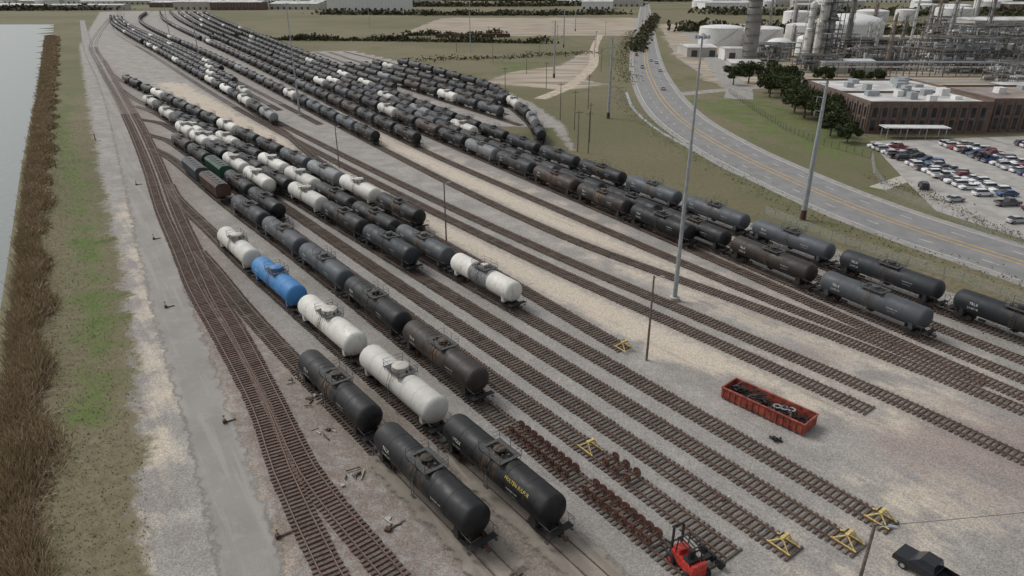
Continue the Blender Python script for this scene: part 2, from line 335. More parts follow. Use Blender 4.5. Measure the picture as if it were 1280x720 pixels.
PADM=fade_mat("packed_dirt_pad",(.27,.24,.20),(.20,.175,.145),(.36,.33,.28),(.12,.10,.085))
for k,a,b in(('i',(0,41),(-15,60.5)),('h',(11,37),(-8,61))):
    p_=T[k]; s0,s1=p_.near(a),p_.near(b); PP=np.array([p_.at(q) for q in np.arange(s0,s1,1.5)]); ribbon("dirt_pad",PP,-2.6,2.6,.205,PADM,10,edge='ends')
# water
t=NT("canal_water"); p=t.pos(); n=t.noise(t.scale(p,(1.2,.5,1)),1.0,4); t.fin((.15,.175,.165),.35,bump=n,bd=.12,spec=.22)
wm=bpy.data.meshes.new("water"); 
inner=[(x+5,y) for x,y in water]; inner[-1]=(-566,903)
wv=[(x,y,-.75) for x,y in inner]+[(-2200,y,-.75) for x,y in inner]; k=len(inner)
wm.from_pydata(wv,[],[(i,i+1,k+i+1,k+i) for i in range(k-1)]); wm.materials.append(t.m)
if wm.polygons[0].normal.z<0: wm.flip_normals()
place("water",wm)
for x_,y_ in((-132,196),(-134.5,195),(-131,215),(-122,180)):
    mb=MB(); mb.tube((0,0,-2),(0,0,2.2),.16,.14,0,8); mb.tube((0,0,1.6),(.9,.3,1.9),.05,.05,0,5); place("mooring_post",mb.mesh("mooring_post",[WOOD]),(x_,y_,0))
# highway
t=NT("highway_asphalt"); p=t.pos(); n=t.noise(p,.25,5); n2=t.noise(p,8,3); c=t.mix(t.rng(n,.35,.65),(.20,.195,.19),(.245,.24,.232)); c=t.mix(t.rng(n2,.3,.7,0,.25),c,(.12,.12,.12)); HWM=t.fin(c,.85)
SHM=simple("shoulder_asphalt",(.28,.268,.248),.9,.15,.5)
MW=simple("road_marking_white",(.58,.58,.56),.7,.2,1); MY=simple("road_marking_yellow",(.52,.33,.08),.7,.2,1)
hwy=ribbon("highway",HW.P,-10.5,10.5,.03,SHM,1)
ribbon("carriageway",HW.P,-8.6,8.6,.045,HWM,1,parent=hwy)
for d in(-.9,.9): ribbon("centre_line",HW.P,d-.16,d+.16,.06,MY,1,parent=hwy)
for d in(-8.3,8.3): ribbon("edge_line",HW.P,d-.1,d+.1,.06,MW,1,parent=hwy)
mb=MB(); HF=Path(HW.P,dense=False); q=0
while q<1100:
    for d in(-4.6,4.6):
        a=HF.at(q);b=HF.at(q+3);tt=HF.tan(q+1.5);nn=np.array([tt[1],-tt[0]])
        vv=[a+nn*(d-.09),a+nn*(d+.09),b+nn*(d+.09),b+nn*(d-.09)]; mb.add([(x[0],x[1],.06) for x in vv],[(0,1,2,3)],0)
    q+=12
place("lane_dashes",mb.mesh("lane_dashes",[MW]),parent=hwy)
SR=simple("side_road_asphalt",(.28,.265,.24),.9,.2,.4)
ribbon("access_road",dens([(72,312),(95,325),(118,336),(150,350),(250,362),(400,372)],6),-4,4,.032,SR)
ribbon("frontage_road",dens([(97,300),(106,330),(118,400),(150,560),(190,800)],6),-6,6,.025,SR)
ribbon("path",dens([(88,160),(98,168),(108,176),(112,190)],3),-2,2,.022,simple("path_gravel",(.40,.37,.32),.9,.2,.5))
ribbon("dirt_road",dens([(12,300),(26,335),(38,380),(50,440),(64,560),(85,700)],6),-3,3,.022,simple("dirt",(.42,.35,.27),.95,.3,.3))
PK=simple("parking_asphalt",(.34,.325,.30),.9,.18,.25)
pk=[(105,190),(112,214),(127,216),(167,222),(235,226),(235,112),(140,108),(99,123),(92,142),(98,165)]
me=bpy.data.meshes.new("parking_lot"); me.from_pydata([(x,y,.034) for x,y in pk],[],[tuple(range(len(pk)))]); me.materials.append(PK)
if me.polygons[0].normal.z<0: me.flip_normals()
plot=place("parking_lot",me)
mb=MB()
for cx in(112,135,158,181):
    for k in range(22):
        y=152+k*2.7; mb.add([(cx-5,y,.045),(cx+5,y,.045),(cx+5,y+.12,.045),(cx-5,y+.12,.045)],[(0,1,2,3)],0)
place("bay_markings",mb.mesh("bay_markings",[MW]),parent=plot)
# ------------------------------------------------------------------ railway tracks
def track(path,tie=TIE,rail=RAIL):
    mb=MB(); s=0; 
    while s<path.L:
        c=path.at(s); d=math.hypot(*c); tt=path.tan(s); nn=np.array([tt[1],-tt[0]])
        if d>650: s+=5; continue
        j=random.uniform(-.06,.06); l=1.3+j; w=.115; z=.17+random.uniform(-.012,.012)
        if d>300: w=.2
        a=tt*w; b=nn*l; rr=random.uniform(-.03,.03); a=a+nn*rr*w
        vv=[c-a-b,c+a-b,c+a+b,c-a+b]
        if d<300: mb.add([(x[0],x[1],-.02) for x in vv]+[(x[0],x[1],z) for x in vv],[(4,5,6,7),(0,1,5,4),(1,2,6,5),(2,3,7,6),(3,0,4,7)],0)
        else: mb.add([(x[0],x[1],z) for x in vv],[(0,1,2,3)],0)
        s+=.58 if d<300 else 1.0
    P=path.P
    for side in(-.752,.752):
        L=offs(P,side-.036);Q=offs(P,side+.036);L2=offs(P,side-.07);Q2=offs(P,side+.07)
        v=[];f=[]
        for i in range(len(P)):
            v+= [(L2[i][0],L2[i][1],.175),(L[i][0],L[i][1],.22),(L[i][0],L[i][1],.335),(Q[i][0],Q[i][1],.335),(Q[i][0],Q[i][1],.22),(Q2[i][0],Q2[i][1],.175)]
        for i in range(len(P)-1):
            for k in range(5): a=i*6+k; f.append((a,a+1,a+7,a+6)); 
        b=len(mb.v); mb.v+=v; mb.f+=[tuple(b+i for i in q) for q in f]; mb.m+=[2 if i%5==2 else 1 for i in range(len(f))]
    return place("railway_track",mb.mesh("railway_track",[tie,rail,RAILS]))
for k,p in T.items():
    track(p,TIEB if k in('lead','lead2') else TIE)
# ------------------------------------------------------------------ tank cars
def tank_car(L=16.8,Rr=1.58,band=False,text="TRLX 204518",ytext=False,dome=False,low=False):
    mb=MB(); zc=1.12+Rr; h=L/2; n=12 if low else 28
    a=Rr*.55; prof=[]; mf=[]
    for i in range(0,6 if not low else 4):
        k=(i/(5 if not low else 3))*math.pi/2; prof.append((-h+a-a*math.cos(k),max(.001,Rr*math.sin(k))))
    if not low:
        for x in np.linspace(-h+a,h-a,7)[1:-1]: prof+= [(x-.05,Rr),(x-.045,Rr+.018),(x+.045,Rr+.018),(x+.05,Rr)]
    elif band: prof+=[(-2,Rr),(2,Rr)]
    prof+= [(-q[0],q[1]) for q in prof[:(6 if not low else 4)][::-1]]
    mf=[5 if band and -2.8<(prof[i][0]+prof[i+1][0])/2<2.8 else 0 for i in range(len(prof)-1)]
    mb.lathe(prof,(0,0,zc),'x',n,0,mf)
    top=zc+Rr
    if low:
        mb.box(-1.2,1.2,-.7,.7,top-.15,top+.35,3); 
        for sx in(-1,1):
            x=sx*(h-1.9); mb.box(x-1.4,x+1.4,-1.1,1.1,.1,.9,1); mb.box(min(sx*(h+.4),sx*(h-2)),max(sx*(h+.4),sx*(h-2)),-.5,.5,.75,1.15,1)
        return mb.mesh("railroad_tank_car",[PAINT,UNDER,RUST,GALV,LETTER,GREYBAND,LETTERY],True)
    if dome:
        mb.lathe([(-.3,1.0),(.55,1.0),(.62,.9),(.66,.001)],(0,0,top),'z',18,0)
    mb.lathe([(-.2,.55),(.32,.55),(.34,.62),(.42,.62),(.47,.5),(.5,.001)],(0,0,top+(.2 if dome else 0)),'z',14,0)
    mb.tube((1.15,.15,top-.1),(1.15,.15,top+.38),.16,.16,3,8); mb.tube((-1.1,-.2,top-.1),(-1.1,-.2,top+.3),.13,.13,3,8); mb.tube((-.85,.35,top-.1),(-.85,.35,top+.34),.08,.08,3,6)
    pw,pl,pz=1.25,1.7,top+.02
    for y0,y1 in((-pw,-.72),(.72,pw)): mb.box(-pl,pl,y0,y1,pz,pz+.06,3)
    for x0,x1 in((-pl,-1.35),(1.35,pl)): mb.box(x0,x1,-.715,.715,pz,pz+.06,3)
    for x in(-pl,-.0,pl):
        for y in(-pw,pw):
            mb.tube((x,y,pz),(x,y,pz+.95),.03,.03,3,4); mb.tube((x,y,pz),(x*.9,y*.85,zc+Rr*.6),.035,.035,3,4)
    for z in(.5,.95):
        for y in(-pw,pw): mb.tube((-pl,y,pz+z),(pl,y,pz+z),.026,.026,3,4)
        for x in(-pl,pl): mb.tube((x,-pw,pz+z),(x,-.35,pz+z),.026,.026,3,4); mb.tube((x,.35,pz+z),(x,pw,pz+z),.026,.026,3,4)
    for sy in(-1,1):
        for x in(-.25,.25): mb.tube((x,sy*(Rr+.16),1.0),(x,sy*(Rr+.16),zc+.3),.03,.03,3,4); mb.tube((x,sy*(Rr+.16),zc+.3),(x,sy*pw,pz),.03,.03,3,4)
        for k in range(7): z=1.05+k*.33; mb.tube((-.25,sy*(Rr+.16),z),(.25,sy*(Rr+.16),z),.02,.02,3,4)
        mb.box(-.35,.35,min(sy*(Rr-.1),sy*(Rr+.25)),max(sy*(Rr-.1),sy*(Rr+.25)),.95,1.0,3)
    mb.tube((0,0,1.15),(0,0,.62),.22,.16,1,8); mb.box(-.5,.5,-.35,.35,.85,1.0,1)
    for sx in(-1,1):
        xb=sx*(h-1.75); xe=sx*(h+.55); x0=sx*(h-3.1)
        mb.box(min(x0,xe),max(x0,xe),-.28,.28,.62,1.02,1)
        mb.box(xb-.32,xb+.32,-1.45,1.45,.82,1.06,1)
        for y in(-1,1):
            mb.add([(xb-.3,y*.3,1.0),(xb+.3,y*.3,1.0),(xb+.3,y*1.35,1.0),(xb-.3,y*1.35,1.0),(xb-.3,y*.3,1.25),(xb+.3,y*.3,1.25),(xb+.3,y*1.4,1.95),(xb-.3,y*1.4,1.95)],[(4,5,6,7),(0,1,5,4),(1,2,6,5),(2,3,7,6),(3,0,4,7)],0)
        xo=sx*(h+.2); mb.box(xo-.34,xo+.34,-1.45,1.45,1.03,1.09,1)
        for y in(-1.42,1.42):
            mb.tube((sx*(h+.55),y,1.05),(sx*(h+.55),y,2.05),.028,.028,3,4); mb.tube((sx*(h-.15),y,1.05),(sx*(h-.15),y,1.95),.028,.028,3,4)
            mb.tube((sx*(h+.55),y,2.0),(sx*(h-.9),y,1.98),.028,.028,3,4); mb.box(xo-.22,xo+.22,y-.12,y+.12,.45,.5,3)
            mb.tube((xo-.22,y,.45),(xo-.22,y,1.0),.03,.03,3,4); mb.tube((xo+.22,y,.45),(xo+.22,y,1.0),.03,.03,3,4)
        mb.tube((sx*(h+.55),-1.42,2.0),(sx*(h+.55),-.4,2.0),.028,.028,3,4); mb.tube((sx*(h+.55),.4,2.0),(sx*(h+.55),1.42,2.0),.028,.028,3,4)
        mb.box(min(xe,xe+sx*.55),max(xe,xe+sx*.55),-.11,.11,.68,.92,2); xk=xe+sx*.55; mb.box(xk-.14,xk+.14,-.2,.2,.62,.98,2)
        for dx in(-.88,.88):
            xa=xb+dx; mb.tube((xa,-.95,.46),(xa,.95,.46),.085,.085,2,8)
            for y in(-.74,.74): mb.tube((xa,y-.07,.46),(xa,y+.07,.46),.46,.46,2,14); 
        for y in(-1.0,1.0):
            yy0,yy1=y-.09,y+.09
            pr=[(-1.2,.36),(-1.2,.60),(-.75,.74),(.75,.74),(1.2,.60),(1.2,.36),(.95,.34),(.5,.2),(-.5,.2),(-.95,.34)]
            k=len(pr); vs=[(xb+a_,yy0,b_) for a_,b_ in pr]+[(xb+a_,yy1,b_) for a_,b_ in pr]
            mb.add(vs,[tuple(range(k)),tuple(range(2*k-1,k-1,-1))]+[((i+1)%k,i,i+k,(i+1)%k+k) for i in range(k)],1)
            for a_ in(-.22,0,.22): mb.tube((xb+a_,y*1.0,.26),(xb+a_,y*1.0,.68),.08,.08,2,6)
        mb.box(xb-.2,xb+.2,-.9,.9,.4,.8,1)
    mb.lathe([(-.5,.001),(-.45,.2),(.45,.2),(.5,.001)],(h-4.4,.55,.85),'x',8,1)
    def wrap(txt,size,xc,z0,mi,sides=(-1,1)):
        vv,ff=textmesh(txt,size)
        for sy in sides:
            out=[]
            for x,y,_ in vv:
                th=math.asin(max(-1,min(1,(z0-zc)/Rr)))+y/Rr; rr=Rr+.025
                out.append((-xc+x if sy<0 else xc-x, sy*rr*math.cos(th), zc+rr*math.sin(th)))
            mb.add(out,ff if sy<0 else [tuple(f[::-1]) for f in ff],mi)
    wrap(text[:4],.5,h*.62,zc+.25,4); wrap(text[5:],.5,h*.62,zc-.4,4)
    wrap("PLACARD 1075",.24,-h*.45,zc+.1,4); wrap("LD LMT 195500",.18,-h*.45,zc-.3,4)
    if ytext: wrap("MOLTEN SULFUR",.45,-h*.5,zc+Rr*.5,6)
    return mb.mesh("railroad_tank_car",[PAINT,UNDER,RUST,GALV,LETTER,GREYBAND,LETTERY],True)
TM={'std':tank_car(),'y':tank_car(ytext=True,text="UTXX 31187"),'dome':tank_car(16.2,1.64,dome=True,text="GACX 90725"),'band':tank_car(16.4,1.6,band=True,text="ACFX 71840"),
    'low':tank_car(low=True),'lowband':tank_car(low=True,band=True)}
def hopper(gond=False):
    mb=MB(); L=16.0;h=L/2
    if gond:
        for y in(-1.5,1.42): mb.box(-h,h,y,y+.08,1.0,2.6,0)
        for x in(-h,h-.08): mb.box(x,x+.08,-1.418,1.418,1.0,2.6,0)
        mb.box(-h+.081,h-.081,-1.418,1.418,.95,1.1,1)
        for k in range(13):
            x=-h+.5+k*(L-1)/12
            for y in(-1.62,1.502): mb.box(x-.08,x+.08,y,y+.118,1.0,2.6,0)
        mb.box(-h,h,-1.56,-1.40,2.602,2.7,0); mb.box(-h,h,1.40,1.56,2.602,2.7,0)
    else:
        sec=[(-1.5,1.5),(-1.55,2.0),(-1.55,3.7),(-1.2,4.15),(-.4,4.3),(.4,4.3),(1.2,4.15),(1.55,3.7),(1.55,2.0),(1.5,1.5)]; k=len(sec)
        xs_=[-h+.9,-h+1.0,h-1.0,h-.9]; vs=[]
        for x in xs_: vs+=[(x,a,b) for a,b in sec]
        fs=[tuple(range(k)),tuple(range(4*k-1,3*k-1,-1))]
        for j in range(3):
            for i in range(k): i2=(i+1)%k; fs.append((j*k+i2,j*k+i,(j+1)*k+i,(j+1)*k+i2))
        mb.add(vs,fs,0)
        for q in range(14):
            x=-h+1.2+q*(L-2.4)/13
            for y in(-1.62,1.552): mb.box(x-.06,x+.06,y,y+.068,1.6,3.7,0)
        for c in(-4.4,-1.5,1.5,4.4):
            mb.add([(c-1.3,-1.3,1.5),(c+1.3,-1.3,1.5),(c+1.3,1.3,1.5),(c-1.3,1.3,1.5),(c-.4,-.5,.5),(c+.4,-.5,.5),(c+.4,.5,.5),(c-.4,.5,.5)],[(0,4,5,1),(1,5,6,2),(2,6,7,3),(3,7,4,0),(4,7,6,5)],0)
        mb.box(-h+1,h-1,-.9,.9,4.34,4.38,3)
        for c in(-5,-2.5,0,2.5,5): mb.box(c-.5,c+.5,-.35,.35,4.381,4.5,0)
        for sx in(-1,1): mb.box(min(sx*(h-.9),sx*h),max(sx*(h-.9),sx*h),-1.4,1.4,1.0,1.1,3)
    for sx in(-1,1):
        xb=sx*(h-1.6); mb.box(min(sx*(h-3),sx*(h+.9)),max(sx*(h-3),sx*(h+.9)),-.25,.25,.65,.94,1)
        for dx in(-.88,.88):
            for y in(-.74,.74): mb.tube((xb+dx,y-.07,.46),(xb+dx,y+.07,.46),.46,.46,2,12)
        for y in(-1,1): mb.box(xb-1.2,xb+1.2,y-.09,y+.09,.3,.7,1)
    return mb.mesh("hopper_car",[PAINT,UNDER,RUST,GALV])
HOP=hopper(); GON=hopper(True)
C=dict(BK=(.009,.0095,.0105),DG=(.022,.025,.029),GR=(.062,.070,.078),LG=(.18,.19,.195),WH=(.58,.565,.515),BR=(.042,.026,.020),BL=(.035,.16,.36),GN=(.025,.085,.05),RB=(.085,.046,.036),DB=(.025,.019,.016))
def pick(): return random.choices(['BK','DG','GR','BR','WH','LG','DB'],[52,20,8,6,8,2,6])[0]
def row(key,start,cols,total,pitch=18.5,ymax=1300):
    p=T[key]; s=p.near(start); n=0
    while n<total:
        k=cols[n] if n<len(cols) else pick()
        s1=s+pitch/2
        if s1+9>p.L: break
        c=p.at(s1)
        if c[1]>ymax: break
        if k is not None:
            tt=p.tan(s1); d=math.hypot(*c); typ='std'
            kk=k.split(':'); k=kk[0]
            if len(kk)>1: typ=kk[1]
            elif k=='WH': typ='dome'
            if d>330 and typ not in('hop','gon'): typ='low'
            me={'hop':HOP,'gon':GON}.get(typ) or TM[typ]
            nm={'hop':"hopper_car",'gon':"gondola_car"}.get(typ,"railroad_tank_car")
            cc=C[k]; j=random.uniform(.85,1.2)
            o=place(nm,me,(c[0],c[1],.335),math.atan2(tt[1],tt[0])+(math.pi if random.random()<.5 and d>140 else 0),(cc[0]*j,cc[1]*j,cc[2]*j))
            if typ=='low': o.scale=(random.choice([1,.93,1.0]),1,1)
        s+=pitch; n+=1
        if random.random()<.04 and n>12: s+=random.choice([3,6,19])
row('a',(-17.4,127.4),['BK','WH','LG','GR','BK','BK','WH','BK','DG','DG','BK','WH','BK','BK','DG','BK'],15)
row('b',(1.2,91.6),['WH:band','GR','BK','BK','WH','WH','BK','WH','BK','DG','BK','BK','WH','DG'],13)
row('c',(-16.3,106.7),['DG','BK','WH','BK','BK','BK','WH','WH','DG','WH'],10)
row('d',(-54.3,150.3),['WH','WH','BK','WH','WH','DG'],5)
row('e',(-46.2,131.3),['BK','BK','GN:hop','BK','DB'],5)
row('g',(-3.3,67.1),['DB:std','BK','GR','GR','DG'],5,18.4)
row('g',(-62.2,146.5),['RB:hop','GR:hop'],2,17.9)
row('h',(4.6,45.2),['BK:y','WH','WH','BL:dome','WH'],5,18.9)
row('i',(-2.2,44.2),['BK','BK'],2,19.2)
row('m1',(-81.6,238.3),['LG','BK','WH','DG','WH','BK','WH'],50)
row('m1b',(-105,296),['WH'],46); row('m1c',(-120,345),[],44); row('m1d',(-135,400),[],40)
row('m2',(-40.7,206.5),['BK','GR','DG'],60); row('m3',(-27.5,203.2),['BK','BK','DG','BR'],60)
row('r1a',(33.6,117.7),['BK','DB','BR','DG','LG','BK','BR','BK'],70)
row('r1b',(57.5,82.7),['GR','DB','BK','BK','BK','DG','BK'],70)
row('r1c',(-10,212),[],64)
row('r2',(84,60),['DB','DG','DG','GR','GR','GR','BK','DG'],72,18.7)
row('r3',(-52,314),[],56)
row('c1',(-3.5,250.5),['GR','DG'],10,ymax=440); row('c1b',(-6,268),[],9,ymax=440)
row('c2',(-2,278),[],9,ymax=450); row('c3',(9.3,207.7),['DG','LG','BK'],13,ymax=470)
# ------------------------------------------------------------------ poles
def high_mast(x,y,h=39):
    mb=MB(); mb.tube((0,0,0),(0,0,.6),.8,.8,1,12)
    k=6
    for i in range(k): a=i/k;b=(i+1)/k; mb.tube((0,0,.6+(h-.6)*a),(0,0,.6+(h-.6)*b),.36-.24*a,.36-.24*b,0,12,cap=False)
    mb.lathe([(-.1,.3),(.1,.7),(.2,.7),(.5,.2),(.6,.001)],(0,0,h-.5),'z',12,0)
    for i in range(8):
        t_=i*math.pi/4; c,s_=math.cos(t_),math.sin(t_); mb.tube((c*.2,s_*.2,h-.3),(c*.8,s_*.8,h-.3),.04,.04,0,4); mb.tube((c*.9,s_*.9,h-.65),(c*.9,s_*.9,h-.2),.2,.12,0,8)
    return place("high_mast_light",mb.mesh("high_mast_light",[STEEL,CONC],True),(x,y,0))
for q in((25.3,96.4),(-79.1,258.7),(-205,470),(-330,700),(-30,520),(-160,820)): high_mast(*q)
def mono(x,y,h=28):
    mb=MB(); mb.tube((0,0,0),(0,0,2.2),.62,.58,1,12)
    for i in range(5): a=i/5;b=(i+1)/5; mb.tube((0,0,2.2+(h-2.2)*a),(0,0,2.2+(h-2.2)*b),.56-.3*a,.56-.3*b,0,12,cap=False)
    for z in(h-.6,h-3.2,h-5.8):
        mb.tube((0,0,z),(-1.6,0,z+.3),.09,.06,0,5); mb.tube((-1.6,0,z+.3),(-1.6,0,z-.8),.08,.08,0,5)
    return place("transmission_pole",mb.mesh("transmission_pole",[STEEL,RUST],True),(x,y,0),R(12))
mp=[(86,18),(60.6,135.9),(35.2,253.7),(22,372),(40,560),(66,760)]
for q in mp: mono(*q)
def wires(name,pts,zs,sag=1.5,r=.018,xo=-1.6):
    mb=MB()
    for z in zs:
        for a,b in zip(pts[:-1],pts[1:]):
            prev=None
            for k in range(13):
                t_=k/12; P=(a[0]+(b[0]-a[0])*t_+xo,a[1]+(b[1]-a[1])*t_,z-sag*4*t_*(1-t_))
                if prev: mb.tube(prev,P,r,r,0,3,False)
                prev=P
    return place(name,mb.mesh(name,[UNDER]))
wires("power_line",mp,(27.6-.9,25-.9,22.4-.9),2.0)
def wood(x,y,h=12,arm=False):
    mb=MB(); mb.tube((0,0,-.2),(0,0,h),.17,.11,0,8)
    if arm: mb.box(-1.2,1.2,-.06,.06,h-.7,h-.55,0); [mb.tube((a,0,h-.55),(a,0,h-.3),.05,.05,1,5) for a in(-1.1,-.4,.4,1.1)]
    else: mb.tube((0,0,h-.3),(.9,0,h+.1),.04,.04,1,4); mb.box(.8,1.3,-.12,.12,h+.02,h+.14,1)
    return place("utility_pole",mb.mesh("utility_pole",[WOOD,STEEL],True),(x,y,0),random.uniform(-.5,.5))
for q in((17.6,77.8,12),(-12.5,122.4,11.7),(-46.2,179.9,11),(24.3,35.3,12),(88,46,12),(-110,283,11)): wood(*q)
for q in((17.4,250.5,13),(19.2,199,12),(22.1,197,12),(24,212,12),(21,232,13),(30,275,13),(-3,310,12),(16,330,12),(8,390,12),(-12,450,12),(50,400,12),(55,480,12),(65,560,12),(-40,520,12),(20,520,12),(-70,600,12),(90,700,12),(-20,620,12),(40,640,12)): wood(q[0],q[1],q[2],True)
wires("service_cable",[(24.3,35.3),(88,46)],(11.8,),1.0,.02,0)
# ------------------------------------------------------------------ bumpers, wheelsets
def bumper():
    mb=MB()
    for y in(-.75,.75):
        mb.tube((-1.1,y,.3),(0,y*.55,1.25),.07,.07,0,6); mb.tube((1.0,y,.3),(0,y*.55,1.25),.07,.07,0,6); mb.box(-1.2,1.1,y-.06,y+.06,.34,.42,0)
    mb.box(-.22,.08,-.5,.5,1.1,1.35,0); mb.box(-.36,-.225,-.25,.25,1.05,1.38,1)
    return mb.mesh("track_bumper",[YEL,UNDER])
BM=bumper()
def onpath(k,pt): 
    p=T[k]; s=p.near(pt); c=p.at(s); tt=p.tan(s); return c,math.atan2(tt[1],tt[0])
for k,pt in(('a',(15.6,80)),('b',(33.7,48.4)),('c',(29.5,45.7)),('d',(23.7,45.3)),('e',(8.2,58.9))):
    c,an=onpath(k,pt); place("track_bumper",BM,(c[0],c[1],0),an+math.pi)
mb=MB(); mb.lathe([(-.72,.08),(.72,.08)],(0,0,0),'x',8,0)
prof=[(-.07,.12),(-.07,.36),(-.09,.38),(-.09,.5),(-.06,.5),(-.04,.46),(.07,.45),(.07,.38),(.03,.36),(.03,.12)]
for sx in(-1,1): mb.lathe([(sx*a+sx*.75*1.0,b) for a,b in prof],(0,0,0),'x',20,0); mb.tube((sx*.8,0,0),(sx*1.08,0,0),.12,.11,0,8)
WSm=mb.mesh("wheelset",[simple("wheel_rust",(.105,.052,.036),.85,.45,3)],True)
def wheelrow(k,a,b,n):
    p=T[k]; s=p.near(a); s2=p.near(b)
    for i in range(n):
        q=s+(s2-s)*i/(n-1); c=p.at(q); tt=p.tan(q); place("wheelset",WSm,(c[0],c[1],.835),math.atan2(tt[1],tt[0])+math.pi/2+random.uniform(-.03,.03))
wheelrow('g',(5.9,54.4),(.2,61.6),9); wheelrow('g',(12.2,45.8),(7.2,52),9); wheelrow('e',(11.6,54.4),(10.2,56.3),3)
# ------------------------------------------------------------------ red scrap container
mb=MB(); L,W,Hh=10.2,3.0,1.5
mb.box(-L/2,L/2,-W/2,-W/2+.08,.25,Hh,0); mb.box(-L/2,L/2,W/2-.08,W/2,.25,Hh,0); mb.box(-L/2,-L/2+.08,-W/2+.081,W/2-.081,.25,Hh,0); mb.box(L/2-.08,L/2,-W/2+.081,W/2-.081,.25,Hh,0)
mb.box(-L/2+.081,L/2-.081,-W/2+.081,W/2-.081,.2,.35,1)
for k in range(14):
    x=-L/2+.25+k*(L-.5)/13
    for y in(-W/2-.1,W/2+.002): mb.box(x-.07,x+.07,y,y+.098,.2,Hh-.05,0)
mb.box(-L/2-.06,L/2+.06,-W/2-.13,-W/2+.1,Hh+.002,Hh+.12,0); mb.box(-L/2-.06,L/2+.06,W/2-.1,W/2+.13,Hh+.002,Hh+.12,0)
for x in(-L/2-.06,L/2-.1): mb.box(x,x+.16,-W/2+.101,W/2-.101,Hh+.002,Hh+.12,0)
for x in(-3.5,3.5): mb.box(x-.3,x+.3,-1.2,1.2,-.0,.199,1)
for k in range(190):
    x,y,z=random.uniform(-4.7,4.7),random.uniform(-1.15,1.15),random.uniform(.4,1.45); a=random.uniform(0,3.1); l=random.uniform(.3,1.1)
    dx,dy=math.cos(a)*l/2,math.sin(a)*l/2; y0=max(-1.3,min(1.3,y-dy)); y1=max(-1.3,min(1.3,y+dy))
    mb.tube((x-dx,y0,z),(x+dx,y1,z+random.uniform(-.3,.3)),random.uniform(.03,.12),None,random.choice([1,1,1,2,3]),6)
for k in range(3): mb.lathe([(-.05,.45),(.05,.45),(.05,.3),(-.05,.3),(-.05,.45)],(1.2+k*.7,-.2+k*.3,1.45),'z',16,4)
place("scrap_container",mb.mesh("scrap_container",[REDG,UNDER,RUST,GALV,STEEL]),(29.3,66.0,0),math.atan2(-7.4,6.6))
mb=MB()
for k in range(7): mb.tube((random.uniform(-.6,.6),random.uniform(-.5,.5),random.uniform(.15,.4)),(random.uniform(-.6,.6),random.uniform(-.5,.5),.15),.14,.14,0,8)
place("scrap_pile",mb.mesh("scrap_pile",[UNDER]),(28.4,60.6,0))
# ------------------------------------------------------------------ forklift
mb=MB()
mb.box(-1.2,.9,-.6,.6,.45,1.15,0); mb.box(-1.45,-1.201,-.62,.62,.4,1.45,0); mb.box(-.9,-.2,-.45,.45,1.152,1.35,1)
mb.box(-.55,-.45,-.3,.3,1.351,1.9,1); mb.box(.2,.85,-.5,.5,1.152,1.5,0)
for x in(-1.0,.55):
    for y in(-.5,.5): mb.tube((x,y,1.15),(x*.75,y,2.45),.05,.05,1,5)
mb.box(-.85,-.78,-.58,.58,2.45,2.53,1); mb.box(.43,.5,-.58,.58,2.45,2.53,1)
for y in(-.58,-.3,0,.27,.52): mb.box(-.779,.429,y,y+.06,2.45,2.53,1)
for y in(-.42,.42): mb.box(1.0,1.15,y-.06,y+.06,.15,2.9,1)
for z in(.4,1.4,2.8): mb.box(1.151,1.22,-.5,.5,z,z+.12,1)
for y in(-.35,.35): mb.box(1.221,2.4,y-.07,y+.07,.12,.18,1); mb.box(1.221,1.29,y-.07,y+.07,.18,.9,1)
for x,r in((.75,.42),(-1.0,.33)):
    for y in(-.68,.68): mb.tube((x,y-.14,r),(x,y+.14,r),r,r,2,14); mb.tube((x,y-.16,r),(x,y+.16,r),r*.45,r*.45,0,10)
place("forklift",mb.mesh("forklift",[RED,UNDER,BLACKR]),(14.6,43.1,0),R(115),sc=1.2)
mb=MB()
for k in range(3):
    mb.tube((-.7,k*1.0,.46),(.7,k*1.0,.46),.09,.09,0,6)
    for x in(-.72,.72): mb.tube((x-.07,k*1.0,.46),(x+.07,k*1.0,.46),.46,.46,0,14)
mb.box(-1.05,-.85,-.4,2.4,.35,.7,0); mb.box(.85,1.05,-.4,2.4,.35,.7,0); mb.box(-.9,.9,.8,1.2,.4,.75,0)
place("bogie_frame",mb.mesh("bogie_frame",[UNDER]),(16.8,42.6,.0),R(30))
